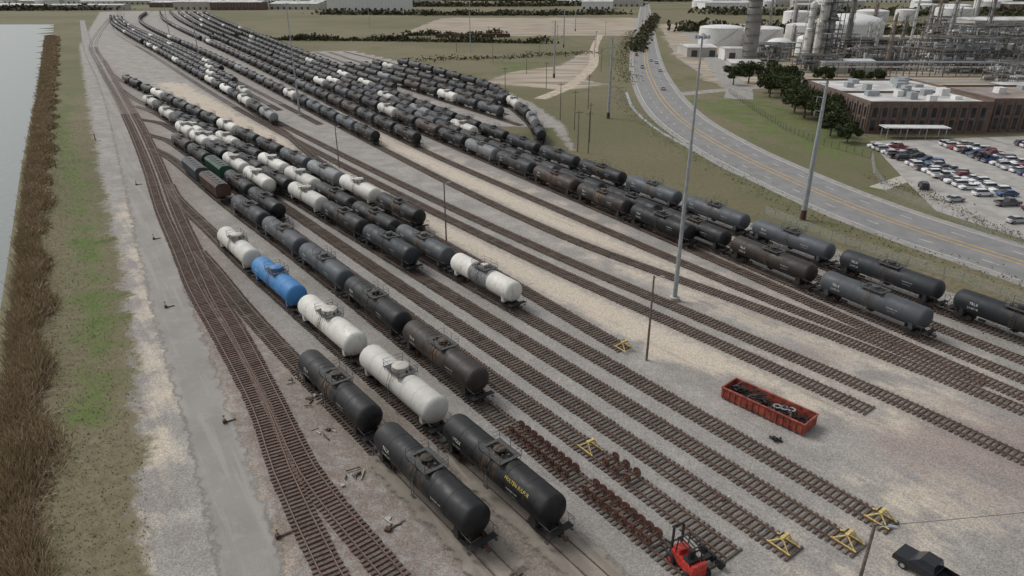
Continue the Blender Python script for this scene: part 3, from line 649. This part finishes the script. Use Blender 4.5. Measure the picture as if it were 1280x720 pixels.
# ------------------------------------------------------------------ automobiles
def car_mesh(kind):
    mb=MB(); 
    def prism(side,m,hw2):
        k=len(side); vs=[]
        for sgn in(-1,1):
            for i,(x,z) in enumerate(side): vs.append((x,sgn*hw2[i],z))
        mb.add(vs,[tuple(range(k)),tuple(range(2*k-1,k-1,-1))]+[((i+1)%k,i,i+k,(i+1)%k+k) for i in range(k)],m)
    if kind=='sedan':
        prism([(-2.3,.35),(-2.35,.65),(-2.25,.95),(-1.6,1.0),(1.0,1.0),(2.1,.85),(2.3,.7),(2.28,.35)],0,[.82,.86,.84,.88,.9,.84,.8,.8])
        prism([(-1.9,1.0),(-1.2,1.40),(.25,1.42),(1.15,1.0)],1,[.82,.64,.64,.82]); mb.box(-1.15,.2,-.63,.63,1.405,1.45,0)
    elif kind=='suv':
        prism([(-2.3,.4),(-2.35,.7),(-2.3,1.1),(1.0,1.1),(2.15,1.0),(2.3,.8),(2.28,.4)],0,[.86,.9,.9,.93,.88,.82,.82])
        prism([(-2.25,1.1),(-1.95,1.66),(.3,1.68),(1.05,1.1)],1,[.86,.72,.72,.86]); mb.box(-1.95,.3,-.7,.7,1.66,1.72,0)
    else:
        prism([(-.6,.5),(-.6,1.1),(1.4,1.12),(2.65,1.05),(2.75,.8),(2.72,.45)],0,[.96,.96,.96,.9,.88,.88])
        prism([(-.55,1.1),(-.4,1.78),(.75,1.8),(1.5,1.11)],1,[.9,.74,.74,.9]); mb.box(-.4,.75,-.72,.72,1.78,1.84,0)
        mb.box(-2.75,-.601,-.96,-.88,.5,1.12,0); mb.box(-2.75,-.601,.88,.96,.5,1.12,0); mb.box(-2.75,-2.67,-.879,.879,.5,1.12,0); mb.box(-2.669,-.601,-.879,.879,.5,.62,2)
        mb.box(-2.95,-2.751,-.85,.85,.45,.6,3)
    wx=(1.42,-1.42) if kind!='pickup' else (1.8,-1.75)
    for x in wx:
        for y in(-.82,.82): mb.tube((x,y-.12,.34),(x,y+.12,.34),.36,.36,2,14); mb.tube((x,y-.13,.34),(x,y+.13,.34),.2,.2,3,8)
    e=2.3 if kind!='pickup' else 2.73
    for y in(-.65,.65): mb.box(e-.05,e+.03,y-.16,y+.16,.68,.82,3); mb.box(-e-.06,-e+.02,y-.12,y+.12,.75,.9,4)
    return mb.mesh({'sedan':"sedan",'suv':"suv",'pickup':"pickup_truck"}[kind],[AUTO,GLASS,BLACKR,STEEL,RED])
CM={k:car_mesh(k) for k in('sedan','suv','pickup')}
CN={'sedan':"parked_car",'suv':"parked_suv",'pickup':"pickup_truck"}
CC=[(.72,.72,.72)]*10+[(.42,.43,.45)]*4+[(.02,.02,.022)]*4+[(.12,.12,.13)]*2+[(.3,.03,.03),(.05,.09,.2)]
def auto(x,y,an,kind=None,col=None,z=.05,name=None):
    kind=kind or random.choice(['sedan','suv','pickup','suv']); return place(name or CN[kind],CM[kind],(x,y,z),an,col or random.choice(CC))
for cx in(112,135,158,181):
    for k in range(21):
        y=153.4+k*2.7
        for dx,an in((-2.7,0),(2.7,math.pi)):
            if random.random()<.92 and y<(205 if cx<130 else 212): auto(cx+dx,y+random.uniform(-.15,.15),an+R(random.uniform(-3,3))+(math.pi if random.random()<.3 else 0))
for x,y,a in((100,149,15),(104,134,8),(113,142,5),(118,148,100),(121,138,3),(127,136,5),(134,138,95),(99,160,70),(108,127,5),(117,124,8),(125,125,4),(130,146,10),(140,144,90),(146,130,5),(110,146,5)): auto(x,y,R(a))
for s_,d,up in((255,3,1),(330,6.5,1),(345,-3,0),(372,6,1),(385,3,1),(420,-6,0),(500,-3,0),(560,6,1),(660,-6,0),(700,3,1),(900,-3,0)):
    c=HF.at(s_);tt=HF.tan(s_); n_=np.array([tt[1],-tt[0]]); c=c+n_*d; auto(c[0],c[1],math.atan2(tt[1],tt[0])+(0 if up else math.pi),z=.07)
auto(34.6,42.0,R(125),'pickup',(.015,.016,.018),0.0)
mb=MB()
for k in range(14): mb.box(*(lambda a,b,c:(a,a+random.uniform(.2,.5),b,b+random.uniform(.2,.4),.63,.63+c))(random.uniform(-2.5,-1.2),random.uniform(-.8,.4),random.uniform(.1,.5)),0)
place("truck_cargo",mb.mesh("truck_cargo",[UNDER]),(34.6,42.0,0),R(125))
# ------------------------------------------------------------------ vegetation
def quads(n,cen,rad):
    c=np.array(cen);v=np.random.normal(size=(n,3)); v/=np.linalg.norm(v,axis=1)[:,None]; r=np.random.uniform(.55,1,size=(n,1))**.6
    return c+v*r*np.array(rad)
def leafmesh(name,P,size,m):
    n=len(P); a=np.random.normal(size=(n,3)); a/=np.linalg.norm(a,axis=1)[:,None]; b=np.random.normal(size=(n,3)); b-=a*(a*b).sum(1)[:,None]; b/=np.linalg.norm(b,axis=1)[:,None]
    s=(np.random.uniform(.6,1.3,size=(n,1))*size)
    V=np.stack([P-a*s,P+b*s*.6,P+a*s,P-b*s*.6],1).reshape(-1,3); me=bpy.data.meshes.new(name)
    me.vertices.add(len(V)); me.vertices.foreach_set("co",V.ravel().astype(np.float32)); me.loops.add(len(V)); me.loops.foreach_set("vertex_index",np.arange(len(V))); me.polygons.add(n); me.polygons.foreach_set("loop_start",np.arange(0,len(V),4)); me.polygons.foreach_set("loop_total",np.full(n,4)); me.update(); me.materials.append(m); return me
def tree(x,y,h,w=None):
    w=w or h*.6; root=bpy.data.objects.new("live_oak_tree",None); S.collection.objects.link(root); root.location=(x,y,0)
    mb=MB(); mb.tube((0,0,-.2),(0,0,h*.35),h*.04,h*.028,0,8,False); Ps=[]
    for k in range(11):
        a=k*2.4+random.random(); r=w*random.uniform(.25,.85); z=h*random.uniform(.42,.85); e=(math.cos(a)*r,math.sin(a)*r,z); mb.tube((0,0,h*.3),e,h*.018,h*.006,0,5,False)
        Ps.append(quads(220,e,(w*random.uniform(.22,.42),w*random.uniform(.22,.42),h*random.uniform(.10,.19))))
    Ps.append(quads(300,(0,0,h*.8),(w*.45,w*.45,h*.17)))
    place("trunk",mb.mesh("trunk",[BARK]),parent=root); place("crown",leafmesh("crown",np.vstack(Ps),.42,LEAF),parent=root)
for q in((108,345,9),(117,350,11),(128,352,11),(137,347,9),(152,345,9),(165,338,8),(112,305,10),(116,292,11),(112,279,10),(108,266,10),(107,254,11),(113,262,9),(109,243,10),(107,233,9),(103,222,8),(116,318,9),(122,330,9),(126,338,10),(104,212,6),(176,342,8),(111,250,10),(118,308,10)): tree(*q)
def mass(name,pts,n,h,w,size,m):
    P=Path(pts); s=np.random.uniform(0,P.L,n); base=np.stack([np.interp(s,P.s,P.P[:,0]),np.interp(s,P.s,P.P[:,1])],1)
    hv=h*(.55+.45*np.sin(s*.09)+.35*np.sin(s*.31+1)+.3*np.sin(s*.83)); hv=np.clip(hv,h*.2,h*1.4)
    base+=np.random.normal(size=(n,2))*w*.4; z=hv*np.random.uniform(0,1,n)**.7
    place(name,leafmesh(name,np.column_stack([base,z]),size,m))
mass("distant_tree_line",[(-260,640),(-120,628),(30,600)],3500,4,10,1.5,LEAFD)
mass("distant_tree_line",[(-100,690),(-10,700)],1200,4,8,1.4,LEAFD)
mass("distant_tree_line",[(-1500,1330),(-1000,1360),(-760,1400)],4000,8,40,4,LEAFD)
mass("distant_tree_line",[(-1400,2100),(-300,2250),(300,2100),(1600,2200)],9000,12,80,7,LEAFD)
mass("distant_tree_line",[(-700,1650),(-100,1620),(280,1700)],5000,8,50,4,LEAFD)
mass("distant_tree_line",[(-300,1190),(0,1160),(180,1200)],3500,6,30,3,LEAFD)
mass("distant_tree_line",[(330,1200),(700,1150),(1200,1300)],5000,9,60,4,LEAFD)
mass("distant_tree_line",[(180,760),(400,720),(620,800)],4500,8,30,3,LEAFD)
mass("hedgerow",[(90,520),(110,620),(150,800),(210,1080)],3500,4,8,1.6,LEAFD)
mass("roadside_shrubs",[(88,95),(66,130),(58,165),(50,210),(46,270),(50,340)],2400,.7,6,.2,SCRUB)
mass("roadside_shrubs",[(58,345),(68,440),(95,600),(125,760)],1600,1.4,9,.5,SCRUB)
mass("scrub",[(90,170),(97,150),(97,130),(103,118)],900,1.0,4,.22,SCRUB)
mass("scrub",[(-60,460),(0,480),(60,520)],900,2,14,.7,LEAFD)
mass("scrub",[(78,78),(62,108),(44,140),(18,192)],2600,.45,9,.14,SCRUB)
# low weeds on the verge by the canal
n=13000; yv=20+np.random.uniform(0,1,n)**1.5*230; rr0=np.array(reedR); gr0=np.array(grassR)
xa=np.interp(yv,rr0[:,1],rr0[:,0]); xb=np.interp(yv,gr0[:,1],gr0[:,0]); xt=xa+(xb-xa)*(-.05+1.05*np.random.uniform(0,1,n)**1.6)
place("grass_tufts",leafmesh("grass_tufts",np.column_stack([xt,yv,np.random.uniform(.0,.12,n)]),.10,TUFT))
# reeds
RP=Path(water);RQ=Path(reedR); n=110000
u=np.random.uniform(0,1,n)**1.9; Lm=RP.L*.75
s1=u*Lm; A=np.stack([np.interp(s1,RP.s,RP.P[:,0]),np.interp(s1,RP.s,RP.P[:,1])],1)
qy=np.argsort(RQ.P[:,1]); xr=np.interp(A[:,1],RQ.P[qy,1],RQ.P[qy,0]); f_=np.random.beta(1.3,1.35,n); wob=1.2*np.sin(A[:,1]*.35)+.9*np.sin(A[:,1]*.13+1)-.8
bx=A[:,0]+(xr+wob-A[:,0])*f_; by=A[:,1]+np.random.normal(size=n)*.6; d=np.hypot(bx,by)
clump=.5+.5*np.sin(bx*.7+by*.33)*np.sin(by*.41+bx*.2+2); hh=(.5+.9*clump+np.random.uniform(0,.8,n))*np.where(f_>.75,.5,1)
ww=np.clip(.0006*d,.03,1.0); an=np.random.uniform(0,math.pi,n); dx=np.cos(an)*ww;dy=np.sin(an)*ww; lx=np.random.normal(size=n)*.6;ly=np.random.normal(size=n)*.6
zb=np.where(f_<.15,-1.2,-.1)
V=np.stack([np.stack([bx-dx,by-dy,zb],1),np.stack([bx+dx,by+dy,zb],1),np.stack([bx+dx*.5+lx,by+dy*.5+ly,hh],1),np.stack([bx-dx*.5+lx,by-dy*.5+ly,hh],1)],1).reshape(-1,3)
me=bpy.data.meshes.new("reed_bed"); me.vertices.add(len(V)); me.vertices.foreach_set("co",V.ravel().astype(np.float32)); me.loops.add(len(V)); me.loops.foreach_set("vertex_index",np.arange(len(V))); me.polygons.add(n); me.polygons.foreach_set("loop_start",np.arange(0,len(V),4)); me.polygons.foreach_set("loop_total",np.full(n,4)); me.update(); me.materials.append(REED); place("reed_bed",me)
# ------------------------------------------------------------------ buildings and plant
BRICK=simple("brown_brick",(.14,.098,.078),.9,.2,.8); ROOFW=simple("roof_white",(.48,.47,.45),.8,.3,.12); ROOFB=simple("roof_gravel",(.25,.205,.18),.9,.3,.15)
def office(name,x0,x1,y0,y1,h,roof,hv=10,seed=1):
    rn=random.Random(seed); root=bpy.data.objects.new(name,None); S.collection.objects.link(root); root.location=(x0,y0,0); w=x1-x0; d=y1-y0
    mb=MB(); mb.box(0,w,0,d,0,h,0); 
    for a,b,c,e in((0,w,-.0,.5),(0,w,d-.5,d)): mb.box(a,b,c,e,h+.002,h+.8,0)
    for a,b in((0,.5),(w-.5,w)): mb.box(a,b,.502,d-.502,h+.002,h+.8,0)
    place("walls",mb.mesh("walls",[BRICK]),parent=root)
    mb=MB(); mb.box(.5,w-.5,.5,d-.5,h+.004,h+.15,0)
    place("roof",mb.mesh("roof",[roof]),parent=root)
    mb=MB(); mp_=MB(); n_=int(w/3.2)
    for k in range(n_):
        x=.8+k*(w-1.6)/n_
        for z0,z1 in((1.0,h*.45),(h*.55,h-1.2)): mb.box(x+.5,x+2.0,-.08,-.003,z0,z1,0)
        mp_.box(x-.2,x+.3,-.35,-.003,0,h-.3,0)
    n_=int(d/3.6)
    for k in range(n_):
        y=.8+k*(d-1.6)/n_
        for z0,z1 in((1.0,h*.45),(h*.55,h-1.2)): mb.box(-.08,-.003,y+.6,y+2.2,z0,z1,0)
        mp_.box(-.35,-.003,y-.2,y+.3,0,h-.3,0)
    place("windows",mb.mesh("windows",[GLASS]),parent=root); place("pilasters",mp_.mesh("pilasters",[BRICK]),parent=root)
    mb=MB()
    for k in range(hv):
        x,y=rn.uniform(2,w-6),rn.uniform(2,d-6); mb.box(x,x+rn.uniform(2,4),y,y+rn.uniform(2,4),h+.16,h+rn.uniform(1.2,2.6),rn.choice([0,1]))
    place("roof_units",mb.mesh("roof_units",[WHITE,STEEL]),parent=root)
office("office_building",116,156,226,250,9.5,ROOFW,9,1); office("office_building",120,165,252.5,292,8.5,ROOFW,10,2); office("office_building",158,205,229,262,10,ROOFB,8,3); office("office_building",207,250,236,280,9,ROOFB,8,4)
mb=MB(); mb.box(-10,10,-2.5,2.5,3.4,3.7,0); [mb.box(x-.12,x+.12,y-.12,y+.12,0,3.4,1) for x in(-9,-3,3,9) for y in(-2,2)]
place("entrance_canopy",mb.mesh("entrance_canopy",[WHITE,STEEL]),(128,219,0),R(-3))
def storage_tank(x,y,r,h,col=(.7,.7,.68),dome=.12):
    mb=MB(); prof=[(0,r),(h*.33,r),(h*.335,r+.06),(h*.34,r),(h*.66,r),(h*.665,r+.06),(h*.67,r),(h,r),(h+.05,r+.15),(h+.15,r+.15)]+[(h+.15+r*dome*math.sin(k/5*math.pi/2),max(.01,r*math.cos(k/5*math.pi/2))) for k in range(1,6)]
    mb.lathe(prof,(0,0,0),'z',40,0)
    for k in range(22):
        t0=k*.055-2.2; mb.box(*(lambda c,s_,z:(c-.5,c+.5,s_-.5,s_+.5,z,z+.15))((r+.6)*math.cos(t0),(r+.6)*math.sin(t0),h*k/22),1)
    for k in range(24):
        t0=k*math.pi/12; mb.tube(((r)*math.cos(t0),r*math.sin(t0),h),((r)*math.cos(t0),r*math.sin(t0),h+1.1),.05,.05,1,4)
    return place("storage_tank",mb.mesh("storage_tank",[OBJC,STEEL],True),(x,y,0),0,col)
storage_tank(168,585,17,13); storage_tank(203,590,16,12); storage_tank(258,560,25,17,dome=.3); storage_tank(182,492,9,7,dome=.5); storage_tank(240,600,14,14); storage_tank(300,640,18,13); storage_tank(205,500,8,10,dome=.4)
for q in((700,1250),(760,1260),(640,1500),(900,1400),(520,1500),(400,1550),(-1150,1500),(-1060,1520),(-1230,1490),(480,980),(530,990),(600,1000),(350,900),(1000,1500),(830,1500),(-980,1560)): storage_tank(q[0],q[1],random.uniform(12,24),random.uniform(11,15))
def column(x,y,r,h,col=(.30,.30,.29)):
    mb=MB(); prof=[(0,r*1.25),(h*.06,r),(h*.55,r),(h*.57,r*.8),(h-r,r*.8),(h-r*.5,r*.65),(h,.01)]; mb.lathe(prof,(0,0,0),'z',18,0)
    z=h*.12
    while z<h-1:
        rr=r+1.1 if z<h*.56 else r*.8+1.1; a0=random.uniform(0,6)
        for k in range(10):
            t0=a0+k*.42; t1=t0+.42; ri=rr-1.05
            mb.add([(ri*math.cos(t0),ri*math.sin(t0),z),(rr*math.cos(t0),rr*math.sin(t0),z),(rr*math.cos(t1),rr*math.sin(t1),z),(ri*math.cos(t1),ri*math.sin(t1),z)],[(0,1,2,3)],1)
            mb.tube((rr*math.cos(t0),rr*math.sin(t0),z),(rr*math.cos(t0),rr*math.sin(t0),z+1.1),.04,.04,1,4); mb.tube((rr*math.cos(t0),rr*math.sin(t0),z+1.1),(rr*math.cos(t1),rr*math.sin(t1),z+1.1),.04,.04,1,4)
        z+=random.uniform(3,5)
    mb.tube((r+.5,0,0),(r+.5,0,h),.25,.25,0,6); mb.tube((r+.5,0,h),(0,0,h+.5),.25,.25,0,6); mb.tube((-r-.4,.6,2),(-r-.4,.6,h*.8),.15,.15,1,5)
    return place("distillation_column",mb.mesh("distillation_column",[OBJC,UNITST],True),(x,y,0),random.uniform(0,6),col)
UNITST=simple("structural_steel",(.16,.15,.14),.7,.3,.5)
def unit(x,y,w,d,h,seed,name="process_unit"):
    rn=random.Random(seed); mb=MB(); nx_=max(2,int(w/6)); ny_=max(2,int(d/6)); lv=max(2,int(h/5))
    for i in range(nx_+1):
        for j in range(ny_+1):
            px,py=i*w/nx_,j*d/ny_; top=h*rn.choice([1,1,.8,.6]); mb.box(px-.18,px+.18,py-.18,py+.18,0,top,1)
    for l in range(1,lv+1):
        z=l*h/lv
        for j in range(ny_+1): mb.box(0,w,j*d/ny_-.12,j*d/ny_+.12,z-.31,z-.01,1)
        for i in range(nx_+1): mb.box(i*w/nx_-.12,i*w/nx_+.12,0,d,z-.32,z-.02,1)
        for k in range(rn.randint(2,nx_*ny_)):
            i,j=rn.randrange(nx_),rn.randrange(ny_); mb.box(i*w/nx_+.2,(i+1)*w/nx_-.2,j*d/ny_+.2,(j+1)*d/ny_-.2,z,z+.1+.001*k,2)
        for k in range(int(w*d/25)):
            px,py=rn.uniform(1,w-1),rn.uniform(1,d-1); r_=rn.uniform(.3,1.3); zz=z-h/lv+.15
            if rn.random()<.5: mb.lathe([(0,r_),(2.5,r_),(2.9,r_*.5),(3,.01)],(px,py,zz),'z',10,rn.choice([0,3,3,4]))
            else: mb.lathe([(-2.6,.01),(-2.2,r_*.8),(2.2,r_*.8),(2.6,.01)],(px,py,zz+r_),'x',10,rn.choice([0,3,4]))
    for k in range(int(w*1.6)):
        z=rn.uniform(1,h); py=rn.uniform(0,d); a=rn.uniform(-4,w*.5); mb.tube((a,py,z),(a+rn.uniform(5,w*.6),py,z),rn.uniform(.1,.3),None,rn.choice([0,1,3,4]),6)
    for k in range(int(w)):
        px,py=rn.uniform(0,w),rn.uniform(0,d); z=rn.uniform(0,h*.5); mb.tube((px,py,z),(px,py,z+rn.uniform(4,h*.7)),rn.uniform(.1,.35),None,rn.choice([0,1,3,4]),6)
    return place(name,mb.mesh(name,[OBJC,UNITST,GALV,RUST if seed%3==0 else STEEL,WHITE],True),(x,y,0),rn.uniform(-.05,.05),(.30,.28,.26))
column(138,418,4.2,58,(.24,.23,.21)); column(188,442,3.4,44,(.6,.59,.55)); column(194,446,2.2,52,(.55,.55,.53)); column(183,447,2.6,36,(.6,.59,.55))
rr_=random.Random(5)
for q in((186,436,12,12,40,11),(206,440,40,22,14,12),(235,392,44,26,18,13),(282,385,38,26,26,14),(210,470,60,24,12,15),(150,455,26,20,10,16),(240,340,46,22,10,17),(292,330,40,24,22,18),(280,440,60,30,22,19),(345,430,50,30,30,20),(300,500,70,30,18,21),(390,520,60,30,24,22),(460,620,80,40,26,23),(350,600,70,30,20,24),(256,300,40,18,8,25),(160,395,22,14,9,26),(210,520,40,20,12,27),(200,405,30,18,12,28)): unit(*q)
for k in range(40):
    x=rr_.uniform(205,430); y=rr_.uniform(335,620)
    if x>y*.80: continue
    column(x,y,rr_.uniform(.7,1.8),rr_.uniform(12,32) if k%5 else rr_.uniform(38,52),rr_.choice([(.3,.29,.27),(.5,.5,.47),(.2,.19,.18),(.22,.17,.14)]))
def pipe_rack(x0,x1,y,h=7):
    mb=MB(); x=x0
    while x<=x1:
        for dy in(0,7): mb.box(x-.2,x+.2,y+dy-.2,y+dy+.2,0,h,0)
        mb.box(x-.15,x+.15,y+.21,y+6.79,h-.4,h-.1,0); mb.box(x-.15,x+.15,y+.21,y+6.79,h*.6,h*.6+.3,0); x+=7
    for k in range(9):
        r_=rr_.uniform(.1,.35); yy=y+.6+k*.7; mb.tube((x0,yy,h-.1+r_),(x1,yy,h-.1+r_),r_,r_,1+k%2,6)
        if k%2: mb.tube((x0,yy,h*.6+.3+r_),(x1,yy,h*.6+.3+r_),r_,r_,2,6)
    return place("pipe_rack",mb.mesh("pipe_rack",[UNITST,STEEL,WHITE],True))
pipe_rack(165,330,376); pipe_rack(160,420,480,9); pipe_rack(230,300,322,6)
def lattice(x,y,h,b=4):
    mb=MB(); n_=int(h/4)
    def c(k,i): 
        w=b*(1-.75*k/n_); return ((1 if i in(0,3) else -1)*w/2,(1 if i in(0,1) else -1)*w/2,h*k/n_)
    for k in range(n_):
        for i in range(4): mb.tube(c(k,i),c(k+1,i),.13,.13,0,4); mb.tube(c(k,i),c(k+1,(i+1)%4),.08,.08,0,4); mb.tube(c(k,i),c(k,(i+1)%4),.07,.07,0,4)
    return place("lattice_tower",mb.mesh("lattice_tower",[UNITST]),(x,y,0))
lattice(238,330,48,7); lattice(262,368,48,7); lattice(315,420,55,6)
CREAM=simple("metal_siding",(.42,.40,.36),.6,.1,.1)
def shed(x,y,w,d,h,m,rz=0,name="warehouse"):
    mb=MB(); mb.box(-w/2,w/2,-d/2,d/2,0,h,0); r=h+min(w,d)*.06
    mb.add([(-w/2-.4,-d/2-.4,h+.01),(w/2+.4,-d/2-.4,h+.01),(w/2+.4,0,r),(-w/2-.4,0,r),(-w/2-.4,d/2+.4,h+.01),(w/2+.4,d/2+.4,h+.01)],[(0,1,2,3),(3,2,5,4),(0,3,4),(1,5,2)],1)
    for k in range(max(2,int(w/12))):
        x0=-w/2+3+k*12
        if x0+4<w/2: mb.box(x0,x0+4,-d/2-.06,-d/2-.003,0,min(4.5,h*.7),2)
    for k in range(int(w/6)): mb.box(-w/2+k*6-.1,-w/2+k*6+.1,-d/2-.12,-d/2-.004,min(4.6,h*.72),h,1)
    return place(name,mb.mesh(name,[m,ROOFW,GALV]),(x,y,0),rz)
shed(-266,1390,150,60,30,WHITE); shed(150,470,26,14,7,WHITE); shed(128,395,16,24,6,CREAM,R(-10)); shed(185,400,30,16,6,CREAM); shed(220,300,26,16,6,CREAM); shed(345,520,50,30,22,CREAM); shed(128,500,20,30,6,CREAM)
rw=random.Random(9)
for k in range(46):
    y=rw.uniform(1380,2300); x=rw.uniform(-.72,.72)*y
    if abs(x-(204+(y-1127)*.178))<60: continue
    shed(x,y,rw.uniform(40,160),rw.uniform(30,70),rw.uniform(7,14),rw.choice([WHITE,CREAM,BRICK]),rw.uniform(-.2,.2))
mb=MB(); 
for k in range(5): mb.box(k*14,k*14+12.5,-1.4,1.4,.2,3.2,0)
place("boxcar_string",mb.mesh("boxcar_string",[RUST]),(-70,664,0),.1)
def fence(name,pts,h=2.2):
    P=Path(pts,dense=False); mb=MB(); s=0; prev=None
    while s<=P.L:
        c=P.at(s); mb.tube((c[0],c[1],0),(c[0],c[1],h),.05,.05,0,4)
        if prev is not None:
            for k in range(8): z=.1+(h-.15)*k/7; mb.tube((prev[0],prev[1],z),(c[0],c[1],z),.018,.018,0,3,False)
        prev=c; s+=3
    place(name,mb.mesh(name,[UNDER if h>2.1 else STEEL]))
fence("chain_link_fence",[(98,318),(94,270),(92,232),(94,210),(101,190)]); fence("chain_link_fence",[(101,190),(93,172),(88,155),(93,128),(100,112)],2.0)
fence("chain_link_fence",[(54,140),(62,122),(74,104),(84,84)],1.8)
ribbon("drainage_ditch",dens([(52,320),(48,275),(49,235),(54,200),(58,175),(66,150),(74,128)],5),-.6,.6,.02,simple("ditch_water",(.24,.25,.24),.2,.2,.5))
# ------------------------------------------------------------------ yard clutter
def clutter(seed,n,r):
    rn=random.Random(seed); mb=MB()
    for k in range(n):
        x,y=rn.gauss(0,r*.5),rn.gauss(0,r*.5); a=rn.uniform(0,3.1); l=rn.uniform(.3,1.6); dx,dy=math.cos(a)*l/2,math.sin(a)*l/2; z=rn.uniform(.05,.2)
        if rn.random()<.5: mb.tube((x-dx,y-dy,z),(x+dx,y+dy,z),rn.uniform(.03,.09),None,rn.choice([0,4,2]),6)
        else: mb.box(x,x+rn.uniform(.15,.6),y,y+rn.uniform(.15,.5),0,rn.uniform(.08,.35),rn.choice([0,1,2,3,4,4]))
    return mb.mesh("scrap_pile",[RUST,UNDER,TIE,GALV,CONC])
for k,(x,y) in enumerate(((-20.5,62),(-15.5,54.5),(-23.5,68),(-27,73),(-11,48),(20,51.5))): place("scrap_pile",clutter(k,7,1.1),(x,y,0),random.random()*3)
for x,y in((-52.6,93.6),(-32.2,63.8),(-69,124),(-20.8,46.4),(-92,163)):
    mb=MB(); mb.box(-.2,.2,-.2,.2,0,.4,0); mb.tube((0,0,.4),(0,0,1.0),.035,.035,0,5); mb.box(-.14,.14,-.02,.02,.85,1.1,1); mb.box(.21,1.2,-.1,.1,.05,.15,0)
    place("switch_stand",mb.mesh("switch_stand",[RUST,YEL]),(x,y,0),R(35))
for x,y,w,d,a in((-9.0,53.0,8,1.2,-53),(-18,65,7,1.2,-53)):
    mb=MB(); mb.box(-w/2,w/2,-d/2,d/2,-.1,.07,0); place("concrete_slab",mb.mesh("concrete_slab",[CONC]),(x,y,0),R(a))
# ------------------------------------------------------------------ light, world, camera
w=bpy.data.worlds.new("World"); S.world=w; w.use_nodes=True; nt=w.node_tree; bg=nt.nodes["Background"]
sky=nt.nodes.new("ShaderNodeTexSky"); sky.sky_type='NISHITA'; sky.sun_disc=False; sky.sun_elevation=R(48); sky.sun_rotation=R(-60); sky.air_density=1; sky.dust_density=3
hs=nt.nodes.new("ShaderNodeHueSaturation"); hs.inputs["Saturation"].default_value=.2; nt.links.new(sky.outputs[0],hs.inputs["Color"]); nt.links.new(hs.outputs[0],bg.inputs[0]); bg.inputs[1].default_value=.14
sl=bpy.data.lights.new("sun",'SUN'); sl.energy=1.2; sl.angle=R(20); sl.color=(1,.98,.95); so=bpy.data.objects.new("sun",sl); S.collection.objects.link(so)
az=R(-60); el=R(48); dv=Vector((math.sin(az)*math.cos(el),math.cos(az)*math.cos(el),math.sin(el))); so.rotation_euler=dv.to_track_quat('Z','Y').to_euler()
cam=bpy.data.objects.new("camera",bpy.data.cameras.new("camera")); S.collection.objects.link(cam)
cam.data.sensor_width=36; cam.data.lens=24; cam.data.clip_end=20000; cam.data.clip_start=.5
cam.location=(0,0,45); cam.rotation_euler=(R(90-24.01),0,0); S.camera=cam
S.view_settings.view_transform='Standard'; S.view_settings.look='None'; S.view_settings.exposure=0
print("objs",len(S.objects),"gverts",len(X))
